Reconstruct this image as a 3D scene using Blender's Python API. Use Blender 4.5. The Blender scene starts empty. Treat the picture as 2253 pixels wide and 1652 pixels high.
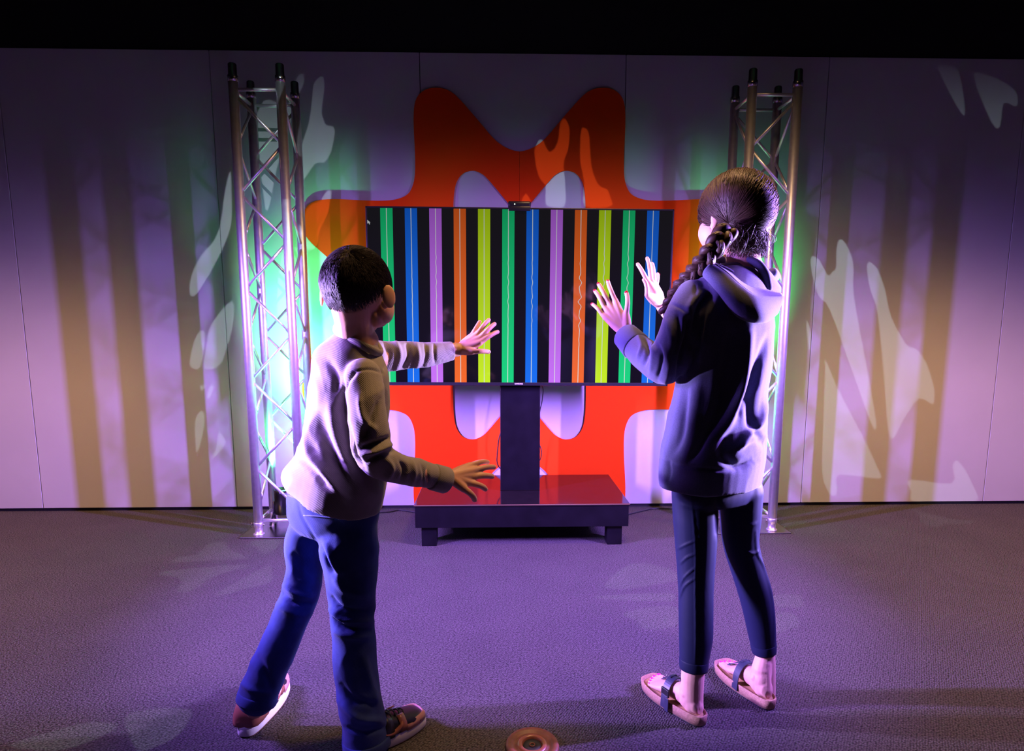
import bpy, bmesh, math, random
import numpy as np
from mathutils import Vector, Matrix, noise
from mathutils.geometry import tessellate_polygon
random.seed(7); np.random.seed(7)
S = bpy.context.scene
COL = S.collection
# ------------------------------------------------------------------ camera, world, lights, exposure
W, H = 2253, 1652
F, CX, CY = 1375.0, 1126.5, 901.0           # focal length and principal point in pixels
CAMH, PITCH, YAW = 1.19, math.radians(7.9), math.radians(-1.5)
cam_d = bpy.data.cameras.new('camera'); cam = bpy.data.objects.new('camera', cam_d); COL.objects.link(cam)
cam_d.sensor_fit = 'HORIZONTAL'; cam_d.sensor_width = 36; cam_d.lens = F / W * 36
cam_d.shift_y = (CY - H / 2) / W; cam_d.clip_start = .05
RM = Matrix.Rotation(YAW, 3, 'Z') @ Matrix.Rotation(math.pi / 2 - PITCH, 3, 'X')
cam.matrix_world = Matrix.Translation((0, 0, CAMH)) @ RM.to_4x4()
S.camera = cam
CL = Vector((0, 0, CAMH))
def ray(px, py): return RM @ Vector(((px - CX) / F, -(py - CY) / F, -1))
def P(px, py, Y):                            # the point seen at a pixel, Y metres into the room
    d = ray(px, py); return CL + d * (Y / d.y)
def G(px, py, z=0.0):                        # the point seen at a pixel, at height z
    d = ray(px, py); return CL + d * ((z - CAMH) / d.z)
def depth(p): return -(RM.transposed() @ (Vector(p) - CL)).z
def rad(px, p): return px * depth(p) / F     # pixels -> metres at a point

w = bpy.data.worlds.new('world'); S.world = w; w.use_nodes = True
w.node_tree.nodes['Background'].inputs[0].default_value = (.30, .22, .40, 1)
w.node_tree.nodes['Background'].inputs[1].default_value = .003
vs = S.view_settings; vs.view_transform = 'Standard'; vs.look = 'None'; vs.exposure = 0; vs.gamma = 1; vs.use_curve_mapping = False
YW = 3.93                                    # the wall

def spot(name, loc, to, watt, col, size, radius, blend=.3, cut=None):
    l = bpy.data.lights.new(name, 'SPOT'); l.energy = watt; l.color = col; l.spot_size = math.radians(size)
    l.spot_blend = blend; l.shadow_soft_size = radius
    o = bpy.data.objects.new(name, l); COL.objects.link(o); o.location = loc
    o.rotation_euler = (Vector(to) - Vector(loc)).to_track_quat('-Z', 'Y').to_euler()
    if cut:                                  # made-up dimming in the lamp: fades its light between two heights on the wall
        z0, z1 = cut; D = YW - loc[1]
        l.use_nodes = True; nt = l.node_tree; em = nt.nodes['Emission']
        g = nt.nodes.new('ShaderNodeNewGeometry'); s = nt.nodes.new('ShaderNodeSeparateXYZ'); nt.links.new(g.outputs['Incoming'], s.inputs[0])
        def M(op, a, b=0.0):
            n = nt.nodes.new('ShaderNodeMath'); n.operation = op
            for i, v in enumerate((a, b)):
                if hasattr(v, 'is_output'): nt.links.new(v, n.inputs[i])
                else: n.inputs[i].default_value = v
            return n.outputs[0]
        y = M('MAXIMUM', M('ABSOLUTE', s.outputs['Y']), .02)
        r = M('DIVIDE', M('MULTIPLY', s.outputs['Z'], CUTSIGN), y)
        mr = nt.nodes.new('ShaderNodeMapRange'); mr.interpolation_type = 'SMOOTHSTEP'
        nt.links.new(r, mr.inputs[0])
        mr.inputs[1].default_value = (z0 - loc[2]) / D; mr.inputs[2].default_value = (z1 - loc[2]) / D
        mr.inputs[3].default_value = 1; mr.inputs[4].default_value = 0
        nt.links.new(mr.outputs[0], em.inputs['Strength'])
    return o
CUTSIGN = 1.0
VIOLET = (.36, .17, 1.0)
def batten(name, loc, to, watt, col, size, spread, cut):
    """upright strip of lamps"""
    o = spot(name, loc, to, watt, col, 60, .05, .3, cut)
    o.data.type = 'AREA'; a = bpy.data.objects[o.name].data
    a.shape = 'RECTANGLE'; a.size = size[0]; a.size_y = size[1]; a.spread = math.radians(spread)
    return o
batten('violet_lamp', (-2.05, 1.95, 1.45), (.3, 2.9, 1.15), 225, VIOLET, (.045, .75), 112, (.5, 2.15))
batten('violet_lamp', (2.2, 2.02, 1.45), (-.2, 2.95, 1.15), 225, VIOLET, (.045, .75), 112, (.5, 2.15))
spot('amber_lamp', (.7, 2.0, 3.1), (.2, 2.5, .3), 260, (1.0, .56, .24), 150, .25, .5, (.6, 2.2))
for sx in (-1, 1): spot('blue_floor_lamp', (sx * 2.5, 1.3, 2.2), (sx * 1.5, 1.3, 0), 100, (.30, .16, 1.0), 62, .1, .9)
spot('added_side_lamp', (-1.95, 1.98, .9), (-.35, 1.72, .95), 1250, (.56, .40, 1.0), 56, .06, .8)  # added spot without a fixture, whitens the boy's lit side
spot('added_side_lamp', (2.1, 2.06, 1.0), (.62, 1.84, 1.02), 1300, (.56, .40, 1.0), 58, .06, .8)  # added likewise, unseen, to whiten the girl's lit side
for sx in (-1, 1): spot('amber_pool_lamp', (sx * 3.0, 2.4, 3.2), (sx * 2.75, 3.0, 0), 420, (1.0, .50, .26), 80, .1, 1.0, (.6, 1.8))
GOBO = Vector((.15, -.55, 3.25))
gl = spot('pattern_lamp', GOBO, (.15, 3.6, .9), 420, (.74, .90, 1.0), 104, .0003, .05, (1.6, 2.85))
GOBO2 = Vector((0, 2.35, 3.55))
spot('pattern_lamp', GOBO2, (0, 2.6, 0), 260, (.80, .95, 1.0), 100, .0003, .05)
# ------------------------------------------------------------------ helpers
def lin(c): return tuple(((x / 255) / 12.92 if x / 255 <= .04045 else ((x / 255 + .055) / 1.055) ** 2.4) for x in c)
def mat(name, col, rough=.6, metal=0., noise_s=0, noise_a=0, bump=0, bump_s=200, col2=None, spec=.5, stretch=None, sss=0, sheen=0, coat=0):
    m = bpy.data.materials.new(name); m.use_nodes = True; nt = m.node_tree; b = nt.nodes['Principled BSDF']
    b.inputs['Base Color'].default_value = (*col, 1); b.inputs['Roughness'].default_value = rough
    b.inputs['Metallic'].default_value = metal; b.inputs['Specular IOR Level'].default_value = spec
    if sheen: b.inputs['Sheen Weight'].default_value = sheen; b.inputs['Sheen Roughness'].default_value = .5
    if coat: b.inputs['Coat Weight'].default_value = coat; b.inputs['Coat Roughness'].default_value = .15
    if sss:
        b.inputs['Subsurface Weight'].default_value = sss; b.inputs['Subsurface Radius'].default_value = (1, .25, .12); b.inputs['Subsurface Scale'].default_value = .012
    tc = nt.nodes.new('ShaderNodeTexCoord'); vec = tc.outputs['Object']
    if stretch:
        mp = nt.nodes.new('ShaderNodeMapping'); mp.inputs['Scale'].default_value = stretch; nt.links.new(vec, mp.inputs[0]); vec = mp.outputs[0]
    if noise_s:
        n = nt.nodes.new('ShaderNodeTexNoise'); n.inputs['Scale'].default_value = noise_s; n.inputs['Detail'].default_value = 4; nt.links.new(vec, n.inputs['Vector'])
        mx = nt.nodes.new('ShaderNodeMix'); mx.data_type = 'RGBA'
        mr = nt.nodes.new('ShaderNodeMapRange'); mr.inputs[1].default_value = .3; mr.inputs[2].default_value = .7
        nt.links.new(n.outputs[0], mr.inputs[0]); nt.links.new(mr.outputs[0], mx.inputs[0])
        c2 = col2 or tuple(c * (1 - noise_a) for c in col)
        mx.inputs[6].default_value = (*col, 1); mx.inputs[7].default_value = (*c2, 1); nt.links.new(mx.outputs[2], b.inputs['Base Color'])
    if bump:
        n = nt.nodes.new('ShaderNodeTexNoise'); n.inputs['Scale'].default_value = bump_s; n.inputs['Detail'].default_value = 3; nt.links.new(vec, n.inputs['Vector'])
        bp = nt.nodes.new('ShaderNodeBump'); bp.inputs['Strength'].default_value = bump; bp.inputs['Distance'].default_value = .002
        nt.links.new(n.outputs[0], bp.inputs['Height']); nt.links.new(bp.outputs[0], b.inputs['Normal'])
    return m
def emit(name, col, s):
    m = bpy.data.materials.new(name); m.use_nodes = True; b = m.node_tree.nodes['Principled BSDF']
    b.inputs['Base Color'].default_value = (0, 0, 0, 1); b.inputs['Emission Color'].default_value = (*col, 1); b.inputs['Emission Strength'].default_value = s
    return m
def tag(o, label=None, cat=None, group=None, kind=None):
    if label: o['label'] = label
    if cat: o['category'] = cat
    if group: o['group'] = group
    if kind: o['kind'] = kind
    return o
def empty(name, loc, rot=(0, 0, 0)):
    o = bpy.data.objects.new(name, None); COL.objects.link(o); o.location = loc; o.rotation_euler = rot; o.empty_display_size = .05
    return o
def link(name, me, m, parent=None, smooth=True, world=True):
    """one mesh object; mesh is given in world space unless world=False (then in the parent's space)"""
    if isinstance(me, bmesh.types.BMesh):
        b = me; bmesh.ops.recalc_face_normals(b, faces=b.faces); me = bpy.data.meshes.new(name); b.to_mesh(me); b.free()
    o = bpy.data.objects.new(name, me); COL.objects.link(o)
    if m: me.materials.clear(); me.materials.append(m)
    if smooth: me.shade_smooth()
    else: me.shade_flat()
    if parent:
        o.parent = parent
        if world:
            inv = (Matrix.LocRotScale(parent.location, parent.rotation_euler, None)).inverted()
            if parent.parent: inv = (Matrix.LocRotScale(parent.parent.location, parent.parent.rotation_euler, None) @ Matrix.LocRotScale(parent.location, parent.rotation_euler, None)).inverted()
            me.transform(inv)
    return o
def box(bm, x0, x1, y0, y1, z0, z1, bev=0, mtx=None):
    vs_ = bmesh.ops.create_cube(bm, size=1)['verts']
    bmesh.ops.scale(bm, vec=(x1 - x0, y1 - y0, z1 - z0), verts=vs_)
    bmesh.ops.translate(bm, vec=((x0 + x1) / 2, (y0 + y1) / 2, (z0 + z1) / 2), verts=vs_)
    if bev:
        es = {e for v in vs_ for e in v.link_edges}
        r = bmesh.ops.bevel(bm, geom=list(es), offset=bev, segments=2, affect='EDGES', profile=.5); vs_ = list({v for f in r['faces'] for v in f.verts} | {v for v in vs_ if v.is_valid})
    if mtx: bmesh.ops.transform(bm, matrix=mtx, verts=[v for v in vs_ if v.is_valid])
    return bm
def B(*a, **k): return box(bmesh.new(), *a, **k)
def rings(bm, secs, cap=True):
    """loft closed rings (lists of points, equal counts)"""
    rs = [[bm.verts.new(p) for p in s] for s in secs]
    n = len(rs[0])
    for a, b in zip(rs, rs[1:]):
        for i in range(n): bm.faces.new((a[i], a[(i + 1) % n], b[(i + 1) % n], b[i]))
    if cap:
        bm.faces.new(rs[0][::-1]); bm.faces.new(rs[-1])
    return bm
def tube(bm, pts, r, n=10, cap=True, round_ends=False):
    """tube along points; r is one radius or one per point"""
    pts = [Vector(p) for p in pts]; k = len(pts)
    rr = list(r) if hasattr(r, '__len__') else [r] * k
    tang = [(pts[min(i + 1, k - 1)] - pts[max(i - 1, 0)]).normalized() for i in range(k)]
    u = tang[0].orthogonal().normalized()
    if round_ends:
        e0 = [(pts[0] - tang[0] * rr[0] * a, rr[0] * b, tang[0]) for a, b in ((.95, .3), (.7, .71), (.38, .92))]
        e1 = [(pts[-1] + tang[-1] * rr[-1] * a, rr[-1] * b, tang[-1]) for a, b in ((.38, .92), (.7, .71), (.95, .3))]
    else: e0 = e1 = []
    secs = []
    for p, q, t in e0 + list(zip(pts, rr, tang)) + e1:
        u = (u - t * u.dot(t)).normalized(); v = t.cross(u)
        secs.append([p + (u * math.cos(2 * math.pi * i / n) + v * math.sin(2 * math.pi * i / n)) * q for i in range(n)])
    return rings(bm, secs, cap)
def T(*a, **k): return tube(bmesh.new(), *a, **k)
def lathe(bm, prof, c, n=32, axis=None, cap=True):
    """profile of (radius, height) about an axis through c"""
    ax = Vector(axis or (0, 0, 1)).normalized(); u = ax.orthogonal().normalized(); v = ax.cross(u); c = Vector(c)
    return rings(bm, [[c + ax * h + (u * math.cos(2 * math.pi * i / n) + v * math.sin(2 * math.pi * i / n)) * max(r, 1e-5) for i in range(n)] for r, h in prof], cap)
def catmull(pts, n=6, closed=True):
    out = []; k = len(pts); pts = [Vector(p) for p in pts]
    for i in range(k if closed else k - 1):
        if closed: a, b, c, d = pts[(i - 1) % k], pts[i], pts[(i + 1) % k], pts[(i + 2) % k]
        else: a, b, c, d = pts[max(i - 1, 0)], pts[i], pts[i + 1], pts[min(i + 2, k - 1)]
        for j in range(n):
            t = j / n
            out.append(.5 * ((2 * b) + (c - a) * t + (2 * a - 5 * b + 4 * c - d) * t * t + (3 * b - a - 3 * c + d) * t ** 3))
    if not closed: out.append(pts[-1])
    return out
def slab(polys, to3, normal, thick):
    """a flat plate with holes: polys[0] outline, the rest holes (2-D), to3 maps 2-D to 3-D, extruded against normal"""
    bm = bmesh.new(); flat = [p for q in polys for p in q]
    tris = tessellate_polygon([[Vector((x, y, 0)) for x, y in q] for q in polys])
    f = [bm.verts.new(to3(x, y)) for x, y in flat]; nv = Vector(normal) * thick
    b = [bm.verts.new(v.co - nv) for v in f]
    for t in tris:
        try: bm.faces.new([f[i] for i in t]); bm.faces.new([b[i] for i in reversed(t)])
        except ValueError: pass
    o = 0
    for q in polys:
        k = len(q)
        for i in range(k):
            j = (i + 1) % k
            try: bm.faces.new((f[o + i], f[o + j], b[o + j], b[o + i]))
            except ValueError: pass
        o += k
    return bm
# ------------------------------------------------------------------ materials of the room
M_panel = mat('panel_fabric', (.54, .53, .55), .95, noise_s=3, noise_a=.06, bump=.25, bump_s=600)
M_black = mat('black_paint', (.012, .012, .014), .6)
M_board = mat('orange_red_board', (.90, .060, .003), .85, bump=.1, bump_s=500, spec=.1)
M_boardedge = M_board
M_alu = mat('brushed_aluminium', (.78, .78, .80), .42, .85, noise_s=40, noise_a=.12, bump=.05, bump_s=300)
M_steel = mat('steel_plate', (.45, .44, .44), .22, 1., noise_s=12, noise_a=.25)
M_dark = mat('dark_painted_wood', (.005, .0045, .007), .4, noise_s=9, noise_a=.5, spec=.22, bump=.15, bump_s=60)
M_gloss = mat('polished_black_top', (.012, .009, .010), .09, spec=.6, noise_s=20, noise_a=.3)
M_plastic = mat('black_plastic', (.010, .010, .012), .3)
M_brass = mat('worn_edge_strip', (.55, .36, .20), .35, .8)
M_cable = mat('black_cable', (.015, .015, .018), .5)
# carpet: loops laid in slanted rows
M_carpet = bpy.data.materials.new('loop_carpet'); M_carpet.use_nodes = True
nt = M_carpet.node_tree; bs = nt.nodes['Principled BSDF']; bs.inputs['Roughness'].default_value = .95; bs.inputs['Specular IOR Level'].default_value = .15
def N(t, **k):
    n = nt.nodes.new(t)
    for a, v in k.items(): setattr(n, a, v)
    return n
tc = N('ShaderNodeTexCoord'); mp = N('ShaderNodeMapping'); mp.inputs['Rotation'].default_value = (0, 0, math.radians(24)); mp.inputs['Scale'].default_value = (130, 200, 1)
nz0 = N('ShaderNodeTexNoise'); nz0.inputs['Scale'].default_value = 30; vadd = N('ShaderNodeVectorMath', operation='MULTIPLY_ADD')
nt.links.new(tc.outputs['Object'], nz0.inputs['Vector']); nt.links.new(nz0.outputs['Color'], vadd.inputs[0]); vadd.inputs[1].default_value = (.004, .004, 0); nt.links.new(tc.outputs['Object'], vadd.inputs[2])
nt.links.new(vadd.outputs[0], mp.inputs[0])
vo = N('ShaderNodeTexVoronoi'); vo.inputs['Scale'].default_value = 1; vo.inputs['Randomness'].default_value = .55; vo.voronoi_dimensions = '2D'; nt.links.new(mp.outputs[0], vo.inputs['Vector'])
cr = N('ShaderNodeValToRGB'); cr.color_ramp.elements[0].position = .1; cr.color_ramp.elements[0].color = (1, 1, 1, 1); cr.color_ramp.elements[1].position = .75; cr.color_ramp.elements[1].color = (.06, .06, .06, 1)
nt.links.new(vo.outputs['Distance'], cr.inputs[0])
big = N('ShaderNodeTexNoise'); big.inputs['Scale'].default_value = 4; big.inputs['Detail'].default_value = 6; nt.links.new(tc.outputs['Object'], big.inputs['Vector'])
fine = N('ShaderNodeTexNoise'); fine.inputs['Scale'].default_value = 160; fine.inputs['Detail'].default_value = 2; nt.links.new(tc.outputs['Object'], fine.inputs['Vector'])
mx = N('ShaderNodeMix', data_type='RGBA'); mx.inputs[6].default_value = (.098, .088, .090, 1); mx.inputs[7].default_value = (.14, .126, .124, 1); nt.links.new(big.outputs[0], mx.inputs[0])
mm = N('ShaderNodeMix', data_type='RGBA', blend_type='MULTIPLY'); mm.inputs[0].default_value = .85; nt.links.new(mx.outputs[2], mm.inputs[6]); nt.links.new(cr.outputs[0], mm.inputs[7])
fr = N('ShaderNodeMapRange'); fr.inputs[1].default_value = .3; fr.inputs[2].default_value = .7; fr.inputs[3].default_value = .55; fr.inputs[4].default_value = 1.35; nt.links.new(fine.outputs[0], fr.inputs[0])
m3 = N('ShaderNodeMix', data_type='RGBA', blend_type='MULTIPLY'); m3.inputs[0].default_value = 1; nt.links.new(mm.outputs[2], m3.inputs[6]); nt.links.new(fr.outputs[0], m3.inputs[7])
nt.links.new(m3.outputs[2], bs.inputs['Base Color'])
bp = N('ShaderNodeBump'); bp.inputs['Strength'].default_value = .8; bp.inputs['Distance'].default_value = .004; bp.invert = True
nt.links.new(vo.outputs['Distance'], bp.inputs['Height']); nt.links.new(bp.outputs[0], bs.inputs['Normal'])

# ------------------------------------------------------------------ the room
def struct(name, bm, m, label, parent=None, smooth=False):
    o = link(name, bm, m, parent, smooth); o['kind'] = 'structure'
    o['label'] = label; return o
bmf = bmesh.new(); bmesh.ops.create_grid(bmf, x_segments=1, y_segments=1, size=1)
for v in bmf.verts: v.co = (v.co.x * 5.0, 1.0 + v.co.y * 3.1, 0)
fl = struct('floor', bmf, M_carpet, 'grey brown loop pile carpet floor')
wall = struct('wall_back', B(-5.0, 5.0, YW + .012, 4.1, 0, 3.7), M_black, 'back wall of wide pale panels with thin dark joints')
SEAM0, PW = P(522, 1117, YW).x, 1.22
k0 = -4
seams = [P(522, 1117, YW).x + i * PW for i in range(-3, 6)]
for a, b in zip(seams, seams[1:]):
    a_, b_ = max(a, -5), min(b, 5)
    o = link('panel', B(a_ + .0022, b_ - .0022, YW, YW + .02, .022, 2.76, bev=.0015), M_panel, wall, False)  # panels stop short: the black above is put in for a dark fade
struct('wall_left', B(-5.1, -5.0, -2.1, 4.1, 0, 3.7), M_black, 'dark side wall at the left, outside the lamps')
struct('wall_right', B(5.0, 5.1, -2.1, 4.1, 0, 3.7), M_black, 'dark side wall at the right, outside the lamps')
struct('ceiling', B(-5.1, 5.1, -2.1, 4.1, 3.7, 3.8), M_black, 'black ceiling above the lamps')

# ------------------------------------------------------------------ the red wall shape: one M turned four ways about a centre
top = [(-245, 245), (-234, 266), (-230, 292), (-230, 335), (-233, 400), (-231, 440), (-222, 462), (-204, 475), (-180, 478), (-158, 473), (-137, 458), (-100, 417), (-62, 372), (-42, 354), (-22, 343), (0, 338),
       (22, 343), (42, 354), (62, 372), (100, 417), (137, 458), (158, 473), (180, 478), (204, 475), (222, 462), (231, 440), (233, 400), (230, 335), (230, 292), (234, 266)]
inn = [(-146, 0), (-146, 100), (-146, 200), (-144, 245), (-138, 272), (-124, 290), (-104, 296), (-86, 291), (-70, 278), (-36, 238), (-14, 212), (0, 200), (14, 212), (36, 238), (70, 278), (86, 291), (104, 296), (124, 290), (138, 272), (144, 245), (146, 200), (146, 100)]
def four(pat, inner=False):
    out = []
    for k in range(4):
        for u, v in pat:
            for _ in range(k): u, v = v, -u      # quarter turn clockwise
            out.append((u, v))
    return out
outer = catmull([Vector((u, v, 0)) for u, v in four(top)], 4)
inner = catmull([Vector((u, v, 0)) for u, v in inn + [(-a, -b) for a, b in inn]], 4)
BC = (1143, 671); YB = YW - .011
def bpt(u, v): p = P(BC[0] + u, BC[1] - v, YB); return p.x, max(p.z, .022)
o2 = [bpt(p.x, p.y) for p in outer]; i2 = [bpt(p.x, p.y) for p in inner]
def clip(poly):
    out = []
    for q in poly:
        if out and abs(q[0] - out[-1][0]) + abs(q[1] - out[-1][1]) < 1e-4: continue
        out.append(q)
    return out
o2, i2 = clip(o2), clip(i2)
cx_ = P(1143, 380, YB).x
board = empty('wall_sign', (cx_, YB, .022)); tag(board, 'large orange red M shaped cutout on the wall behind the television', 'wall sign')
def halfpoly(poly, side):                     # clip a closed polygon at x = cx_
    out = []; k = len(poly)
    for i in range(k):
        a, b = poly[i], poly[(i + 1) % k]; ia, ib = (a[0] - cx_) * side >= 0, (b[0] - cx_) * side >= 0
        if ia: out.append(a)
        if ia != ib:
            t = (cx_ - a[0]) / (b[0] - a[0]); out.append((cx_, a[1] + t * (b[1] - a[1])))
    return out
for side in (-1, 1):
    oo, ii = halfpoly(o2, side), halfpoly(i2, side)
    # the half ring: outline from its top middle round to the bottom middle, then back along the hole
    def run(poly, tt):
        cuts = [i for i, p in enumerate(poly) if abs(p[0] - cx_) < 1e-6]
        i0 = max(cuts, key=lambda i: poly[i][1]); i1 = min(cuts, key=lambda i: poly[i][1])
        seq = poly[i0:] + poly[:i0]; j = seq.index(poly[i1])
        a = seq[:j + 1]; b = [seq[0]] + seq[j:][::-1]
        return max((a, b), key=len)
    ring = run(oo, 0) + run(ii, 0)[::-1]
    ring = [(x + side * .0008 * (abs(x - cx_) < 1e-6), z) for x, z in ring]
    link('board_half', slab([ring], lambda x, z: (x, YB, z), (0, -1, 0), .010), M_board, board, False)

# ------------------------------------------------------------------ trusses
YT0, YT1 = 3.435, 3.675
def truss(xl, mirror, label):
    """square truss of four main tubes; xl = x of its left tubes"""
    S_ = .24; c = (xl + S_ / 2, (YT0 + YT1) / 2, 0)
    t = empty('truss_tower', c); tag(t, label, 'truss', 'aluminium truss towers')
    xs = (xl, xl + S_); ys = (YT0, YT1)
    HT = 2.44
    link('base_plate', B(xl - .09, xl + S_ + .09, YT0 - .055, YT1 + .06, 0, .008, bev=.002), M_steel, t, False)
    for x in xs:
        for y in ys:
            link('main_tube', T([(x, y, .075), (x, y, HT)], .025, 20), M_alu, t)
            link('base_coupler', lathe(bmesh.new(), [(.03, .008), (.03, .014), (.0215, .016), (.0215, .05), (.0235, .052), (.0235, .056), (.0265, .058), (.0265, .078), (.025, .08)], (x, y, 0), 20), M_alu, t)
            q = lathe(bmesh.new(), [(.0262, HT - .03), (.0262, HT), (.022, HT + .004), (.021, HT + .055), (.017, HT + .06), (.013, HT + .06), (.013, HT + .01)], (x, y, 0), 16)
            link('top_coupler', q, M_steel, t)
            pin = T([(x - .035, y - .004, .066), (x + .035, y - .004, .066)], .004, 8); tube(pin, [(x - .036, y - .004, .05), (x - .036, y - .004, .075)], .002, 6)
            link('pin', pin, M_steel, t)
    nz = [2.35 - .49 * i for i in range(5)]; nm = [z - .245 for z in nz]
    def face(a, b, start):
        a, b = Vector((*a, 0)), Vector((*b, 0)); d = (b - a).normalized() * .02
        for z in (2.375, .088): link('cross_bar', T([a + d + Vector((0, 0, z)), b - d + Vector((0, 0, z))], .009, 10), M_alu, t)
        for i in range(5):
            A = [a, b][start]; Bq = [b, a][start]
            dd = d if start == 0 else -d
            segs = [((A + dd, nz[i] - .018), (Bq - dd, nm[i] + .018))]
            if i < 4: segs.append(((Bq - dd, nm[i] - .018), (A + dd, nz[i + 1] + .018)))
            for (p, zp), (q, zq) in segs:
                link('brace', T([p + Vector((0, 0, zp)), q + Vector((0, 0, zq))], .008, 10), M_alu, t)
    x0, x1 = xs
    s = 1 if mirror else 0
    face((x0, YT0), (x1, YT0), s)
    face((x0, YT1), (x1, YT1), 1 - s)
    face((x0, YT0), (x0, YT1), 1)
    face((x1, YT0), (x1, YT1), 0 if not mirror else 0)
    return t
XL = P(540, 650, YT0).x; XR = P(1728, 650, YT0).x - .24
truss(XL, False, 'left truss tower of aluminium tubes, behind the boy in the grey sweater')
truss(XR, True, 'right truss tower of aluminium tubes, behind the girl in the hoodie')
# ---- green uplights standing in the trusses
M_lens = emit('green_lens', (.10, 1.0, .30), 6)
def par(x, y, label):
    t = empty('uplight', (x, y, .008)); tag(t, label, 'stage light', 'green uplights in the truss feet')
    link('can', lathe(bmesh.new(), [(.03, .075), (.05, .08), (.052, .20), (.054, .225), (.049, .225), (.046, .20), (.02, .195)], (x, y, 0), 24), M_plastic, t)
    link('lens', lathe(bmesh.new(), [(.001, .2005), (.045, .2005), (.045, .206), (.03, .211), (.001, .213)], (x, y, 0), 24), M_lens, t)
    for s in (-1, 1):
        b = T([(x + s * .058, y, .15), (x + s * .058, y, .09), (x + s * .075, y - .03, .013)], .007, 6); tube(b, [(x + s * .058, y, .09), (x + s * .07, y + .04, .013)], .007, 6)
        link('bracket', b, M_plastic, t)
    spot('green_lamp', (x, y, .225), (x + (.10 if x < 0 else -.10), y + .17, 1.225), GREEN_W, (.05, 1.0, .20), 62, .035, 1.0, (.8, 2.5))
GREEN_W = 1500
par(XL + .09, 3.60, 'green stage uplight standing in the foot of the left truss')
par(XR + .10, 3.60, 'green stage uplight standing in the foot of the right truss')

# ------------------------------------------------------------------ platform stand
YF = 3.22
xL, xR = G(913, 1108, .239).x, G(1382, 1103, .239).x
st = empty('screen_stand', ((xL + xR) / 2, 3.5, 0)); tag(st, 'low black wooden platform on short legs with a square post holding the screen', 'stand')
ZP = .236
link('platform_top', B(xL - .004, xR + .004, YF - .004, 3.86, ZP - .012, ZP, bev=.0015), M_gloss, st, False)
link('apron', B(xL, xR, YF, 3.855, .108, ZP - .012, bev=.002), M_dark, st, False)
link('edge_strip', B(xL - .004, xR + .004, YF - .0065, YF - .004, ZP - .005, ZP - .001), M_brass, st, False)
for x in (xL + .03, xR - .11):
    for y in (YF + .02, 3.76): link('leg', B(x, x + .08, y, y + .08, 0, .108, bev=.002), M_dark, st, False)
px0, px1 = P(1101, 1000, 3.49).x, P(1188, 1000, 3.49).x
link('post', B(px0, px1, 3.49, 3.62, ZP, 1.55, bev=.003), M_dark, st, False)
link('mount', B((px0 + px1) / 2 - .2, (px0 + px1) / 2 + .2, 3.468, 3.49, 1.15, 1.5, bev=.003), M_plastic, st, False)

# ------------------------------------------------------------------ the screen
YS = 3.42
tl, tr = P(803.5, 453, YS), P(1484, 460, YS)
ang = math.atan2(tl.z - tr.z, tr.x - tl.x)
TWd = (tr - tl).length; THt = TWd * .578
uu = Vector((math.cos(ang), 0, -math.sin(ang))); vv = Vector((math.sin(ang), 0, math.cos(ang)))
tvc = tl + uu * TWd / 2 - vv * THt / 2
tv = empty('television', tvc, (0, ang, 0)); tag(tv, 'large flat black television showing coloured vertical bars, on the post between the two children', 'television')
w2, h2 = TWd / 2, THt / 2; bz, bzb = .009, .018
bm = B(-w2, w2, 0, .048, -h2, -h2 + bzb, bev=.002); box(bm, -w2, w2, 0, .048, h2 - bz, h2, bev=.002); box(bm, -w2, -w2 + bz, 0, .048, -h2, h2, bev=.002); box(bm, w2 - bz, w2, 0, .048, -h2, h2, bev=.002)
link('bezel', bm, M_plastic, tv, False, False)
link('back_cover', B(-w2 + .004, w2 - .004, .012, .046, -h2 + .004, h2 - .004, bev=.004), M_plastic, tv, False, False)
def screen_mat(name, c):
    """emission ramp over the height: fade and haze at the top are put into the glow"""
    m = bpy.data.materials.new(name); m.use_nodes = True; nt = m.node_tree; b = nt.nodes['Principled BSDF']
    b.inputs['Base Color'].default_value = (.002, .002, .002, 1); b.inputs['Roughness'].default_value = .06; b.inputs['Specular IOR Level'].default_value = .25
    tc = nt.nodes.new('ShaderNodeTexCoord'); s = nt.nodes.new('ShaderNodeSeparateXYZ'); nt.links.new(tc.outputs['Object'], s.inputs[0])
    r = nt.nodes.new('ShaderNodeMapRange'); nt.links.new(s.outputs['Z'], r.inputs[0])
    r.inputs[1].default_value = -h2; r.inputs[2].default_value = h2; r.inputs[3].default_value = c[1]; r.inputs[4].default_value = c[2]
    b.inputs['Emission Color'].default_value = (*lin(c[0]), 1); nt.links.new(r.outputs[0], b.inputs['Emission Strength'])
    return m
scr = link('screen', B(-w2 + bz, w2 - bz, .002, .012, -h2 + bzb, h2 - bz), screen_mat('screen_black', ((20, 20, 22), .3, .8)), tv, False, False)  # black lifted towards the top: haze put into the emission
cols = {'green': (20, 215, 130), 'blue': (18, 112, 245), 'violet': (203, 115, 250), 'orange': (250, 108, 32), 'lime': (202, 240, 20)}
cm = {k: screen_mat('screen_' + k, (v, .98, .34)) for k, v in cols.items()}  # bars dim towards the top: a fade put into their emission
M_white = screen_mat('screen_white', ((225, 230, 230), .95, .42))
seq = ['green', 'blue', 'violet', 'orange', 'lime']
def tvx(px): p = P(px, 470, YS); return (p - tvc).dot(uu)
xa, xb = tvx(850), tvx(1437.5)
wav = {2: .0014, 5: .0016, 6: .0018, 8: .0065, 9: .0026, 10: .003, 1: .0006}
zc_ = {2: .12, 5: .05, 6: .02, 8: -.0, 9: .09, 10: .10, 1: .0}
sc0 = (0, 0, 0)
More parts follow.
